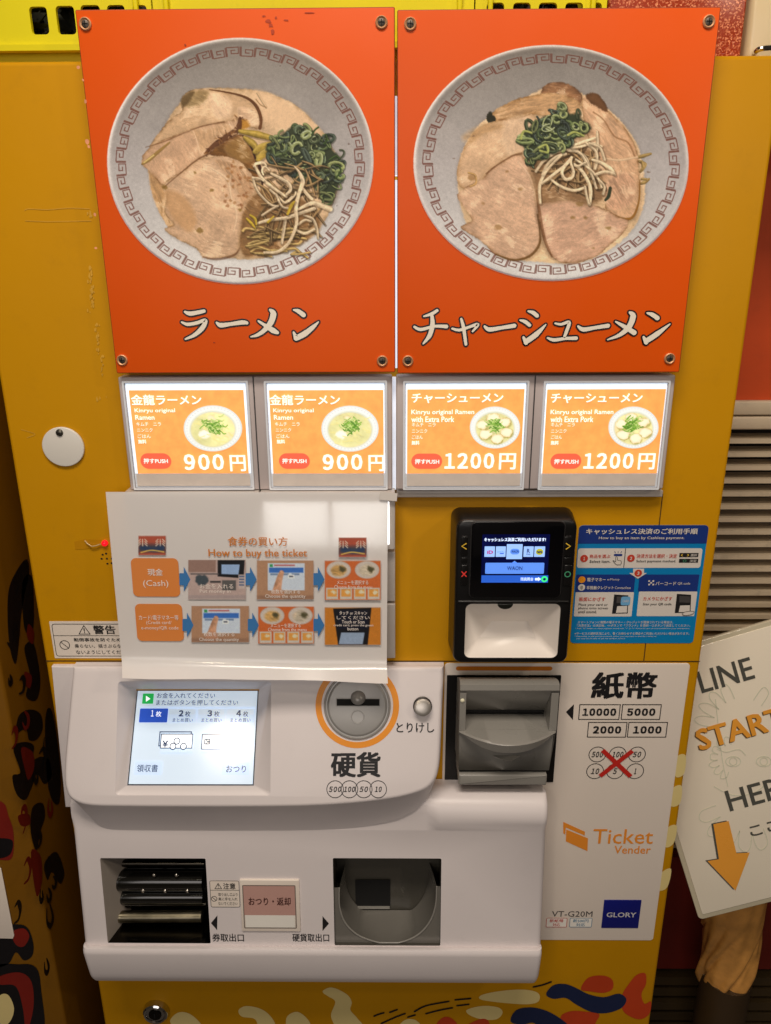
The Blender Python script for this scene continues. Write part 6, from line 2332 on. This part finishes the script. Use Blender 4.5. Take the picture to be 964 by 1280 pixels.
for i in range(9):
    z = zz0 - .012 - i * .026
    b.box(.28, .185 + .003 * (i % 2), z - .016, 1.2, .20, z, mat('dark_slat', (58, 44, 22), .5, var=.25))
b.box(.28, .2005, zz0 - .27, 1.2, .21, zz0 - .002, DARK)
tag(b.build('dark_shutter', root_loc=(.7, .19, .6)), 'dark slatted shutter below the dark red board at the bottom right', 'shutter')

# ------------------------------------------------------------------ LINE START HERE sign
SY = .035
SQ = FP(-SY)
SG = thing('queue_sign', 'white laminated sign reading LINE START HERE with an orange arrow, tilted beside the machine', 'sign', (.5, SY, 1.0))
bl, br_ = SQ.uv(877, 1146), SQ.uv(964, 1124)
ex2 = norm(np.array(br_) - np.array(bl))
ex3 = np.array((ex2[0], 0, ex2[1]))
ez3 = np.array((-ex2[1], 0, ex2[0]))
tiltv = norm(ez3 + np.array((0, .16, 0)))
SGP = Plane(SQ.P(*bl), ex3, tiltv)
htop = SGP.uv(905, 797)[1]
wd = .30
SGW = mat('sign_laminate', (246, 236, 216), .14, var=.02, coat=.8, bump=.25, bscale=14)
b = MB()
b.plate(SGP, rr(-.004, -.004, wd + .004, htop + .004, .006, 5), mat('clear_laminate_edge', (205, 196, 170), .12, coat=.8), -.004, 0, .001)
b.plate(SGP, rr(.002, .003, wd - .002, htop - .002, .002, 3), SGW, 0, .0008, .0004)
b.build('board', SG)
S1 = SGP.up(.0012)
k7 = crop(830, 780, 2.56)
SGK = mat('sign_dark_ink', (84, 84, 78), .25, coat=.6)
SGO = mat('sign_orange_ink', (238, 164, 62), .25, coat=.6)
SGG = mat('sign_faint_line', (218, 218, 196), .25, coat=.6)
b = MB()


def word(s_, p0, p1, h, m, l, dx=0.0, dz=0.0, bold=.012):
    a0, z0 = S1.uv(*k7(*p0))
    a1, _ = S1.uv(*k7(*p1))
    b.text(S1, s_, (a0 + dx, z0 + dz, a1 + dx, z0 + h + dz), m, l, bold, px=False)


u_ = S1.uv(*k7(120, 215))[1]
hL = abs(S1.uv(*k7(165, 140))[1] - S1.uv(*k7(170, 212))[1])
word('LINE', (122, 222), (298, 190), hL, SGK, .0002)
w4 = S1.uv(*k7(343, 300))[0] - S1.uv(*k7(112, 300))[0]
a0, z0 = S1.uv(*k7(120, 404))
word('START', (116, 406), (416, 406), hL * 1.0, mat('sign_brown_ink', (110, 84, 50), .25), .0002, -.0014, -.001, .022)
word('START', (116, 406), (416, 406), hL * 1.0, SGO, .0005, 0, 0, .022)
word('HERE', (212, 600), (452, 600), hL, SGK, .0002)
a0, z0 = S1.uv(*k7(280, 682))
b.text(S1, 'ここから', (a0, z0, a0 + .078, z0 + .0155), SGK, .0002, .02, px=False)
ar = [(207, 630), (232, 733), (274, 731), (229, 852), (139, 758), (176, 752), (158, 640)]
S2 = S1.px([k7(*p) for p in ar])
b.build('lettering', SG)
b = MB()
b.poly(S1, [(a - .0022, z + .0012) for a, z in S2], SGK, .0002)
b.poly(S1, S2, SGO, .0006)
b.build('arrow', SG)
b = MB()
# faint petal-like outlines behind the words
R = np.random.RandomState(11)
def faint(pts):
    b.stroke(S1, S1.px([k7(*p) for p in smooth(pts, 5, False)]), .0011, SGG, .0001, cap=False)


for (bx_, by_, n_, rad_, ph_) in ((250, 330, 9, 150, 180), (270, 560, 8, 170, 20), (215, 430, 7, 70, 100)):
    for i in range(n_):
        t0 = rad(ph_ + i * 170 / n_)
        t1 = rad(ph_ + (i + 1) * 170 / n_)
        p0 = (bx_ + rad_ * .62 * math.cos(t0), by_ + rad_ * .62 * math.sin(t0))
        p1 = (bx_ + rad_ * .62 * math.cos(t1), by_ + rad_ * .62 * math.sin(t1))
        tm = (t0 + t1) / 2
        tip = (bx_ + rad_ * 1.0 * math.cos(tm) + R.uniform(-6, 6), by_ + rad_ * 1.0 * math.sin(tm))
        sa = (bx_ + rad_ * .9 * math.cos(t0 + .06), by_ + rad_ * .9 * math.sin(t0 + .06))
        sb_ = (bx_ + rad_ * .9 * math.cos(t1 - .06), by_ + rad_ * .9 * math.sin(t1 - .06))
        pp = [q for q in (p0, sa, tip, sb_, p1)]
        if all(95 < q[0] < 335 and 190 < q[1] < 840 for q in pp):
            faint(pp)
for cx_ in (222, 320):
    faint([(cx_ + 24 * math.cos(t), 440 + 16 * math.sin(t)) for t in np.linspace(0, 6.28, 14)])
    faint([(cx_ + 12 * math.cos(t), 440 + 12 * math.sin(t)) for t in np.linspace(0, 6.28, 12)])
faint([(170, 400), (200, 410), (240, 402), (262, 420)])
faint([(160, 520), (220, 548), (290, 540), (338, 500)])
faint([(165, 240), (180, 380), (190, 450), (205, 520)])
b.build('faint_drawing', SG)

PO = thing('sign_post', 'dark round post wrapped in crumpled tan sheeting below the tilted white sign', 'post', (.45, .08, 0))
PY_ = .12
c_ = lambda u, v: float(pw(u, v, -PY_)[0])
zt_, zb_ = zat(1128, -PY_, 910), zat(1238, -PY_, 910)
b = MB()
WR = mat('tan_wrap', (204, 146, 74), .35, var=.2, vscale=40, coat=.35, bump=.8, bscale=110)
n = 120
rows_ = 60
V = []
R = np.random.RandomState(2)
cx0, cx1 = (c_(874, 1135) + c_(956, 1135)) / 2, (c_(878, 1232) + c_(936, 1232)) / 2
ra0, ra1 = (c_(956, 1135) - c_(874, 1135)) / 2, (c_(938, 1225) - c_(876, 1225)) / 2
lp = []
for j in range(rows_ + 1):
    t = j / rows_
    z = zt_ + .06 - (zt_ + .06 - zb_) * t
    rr_ = ra0 * (1 - t) + ra1 * t
    if t > .9:
        rr_ *= 1 - (t - .9) * 1.6
    row = []
    for i in range(n):
        th = 2 * math.pi * i / n
        wv = .0012 * math.sin(th * 7 + 1.5 * math.sin(t * 4)) * (1 - t) + .0006 * math.sin(th * 13 + t * 9)
        for ph, sl_, wd_, am in ((.3, 2.6, .10, .0045), (1.5, 3.1, .13, .006), (2.4, 2.2, .09, .004), (3.6, 3.4, .12, .006), (4.7, 2.0, .10, .005), (5.6, 2.9, .1, .004), (4.2, 4.4, .07, .004), (5.2, 5.0, .08, .005)):
            dd = (th + sl_ * t - ph + math.pi) % (2 * math.pi) - math.pi
            wv += am * min(1, max(0, t - .25) * 2) * (math.exp(-(dd / (wd_ * 2)) ** 2) - 1.3 * math.exp(-((dd - wd_ * 1.6) / wd_) ** 2))
        q = rr_ + wv - .002
        row.append(((cx0 * (1 - t) + cx1 * t) + q * math.cos(th), PY_ + q * .8 * math.sin(th), z + .010 * max(0, t - .55) * math.sin(th * 2 + 1)))
    lp.append(row)
b.loft(lp[::-1], WR, cap0=False, cap1=False)
b.build('wrapping', PO, sharp=70)
b = MB()
rp = (c_(930, 1262) - c_(872, 1262)) / 2
b.lathe(((c_(930, 1262) + c_(872, 1262)) / 2, PY_, .0), (0, 0, 1), [(rp + .06, 0), (rp + .06, .012), (rp, .02), (rp, zb_ + .03)], mat('dark_post', (62, 46, 26), .45, var=.15), 36)
b.build('pole', PO)
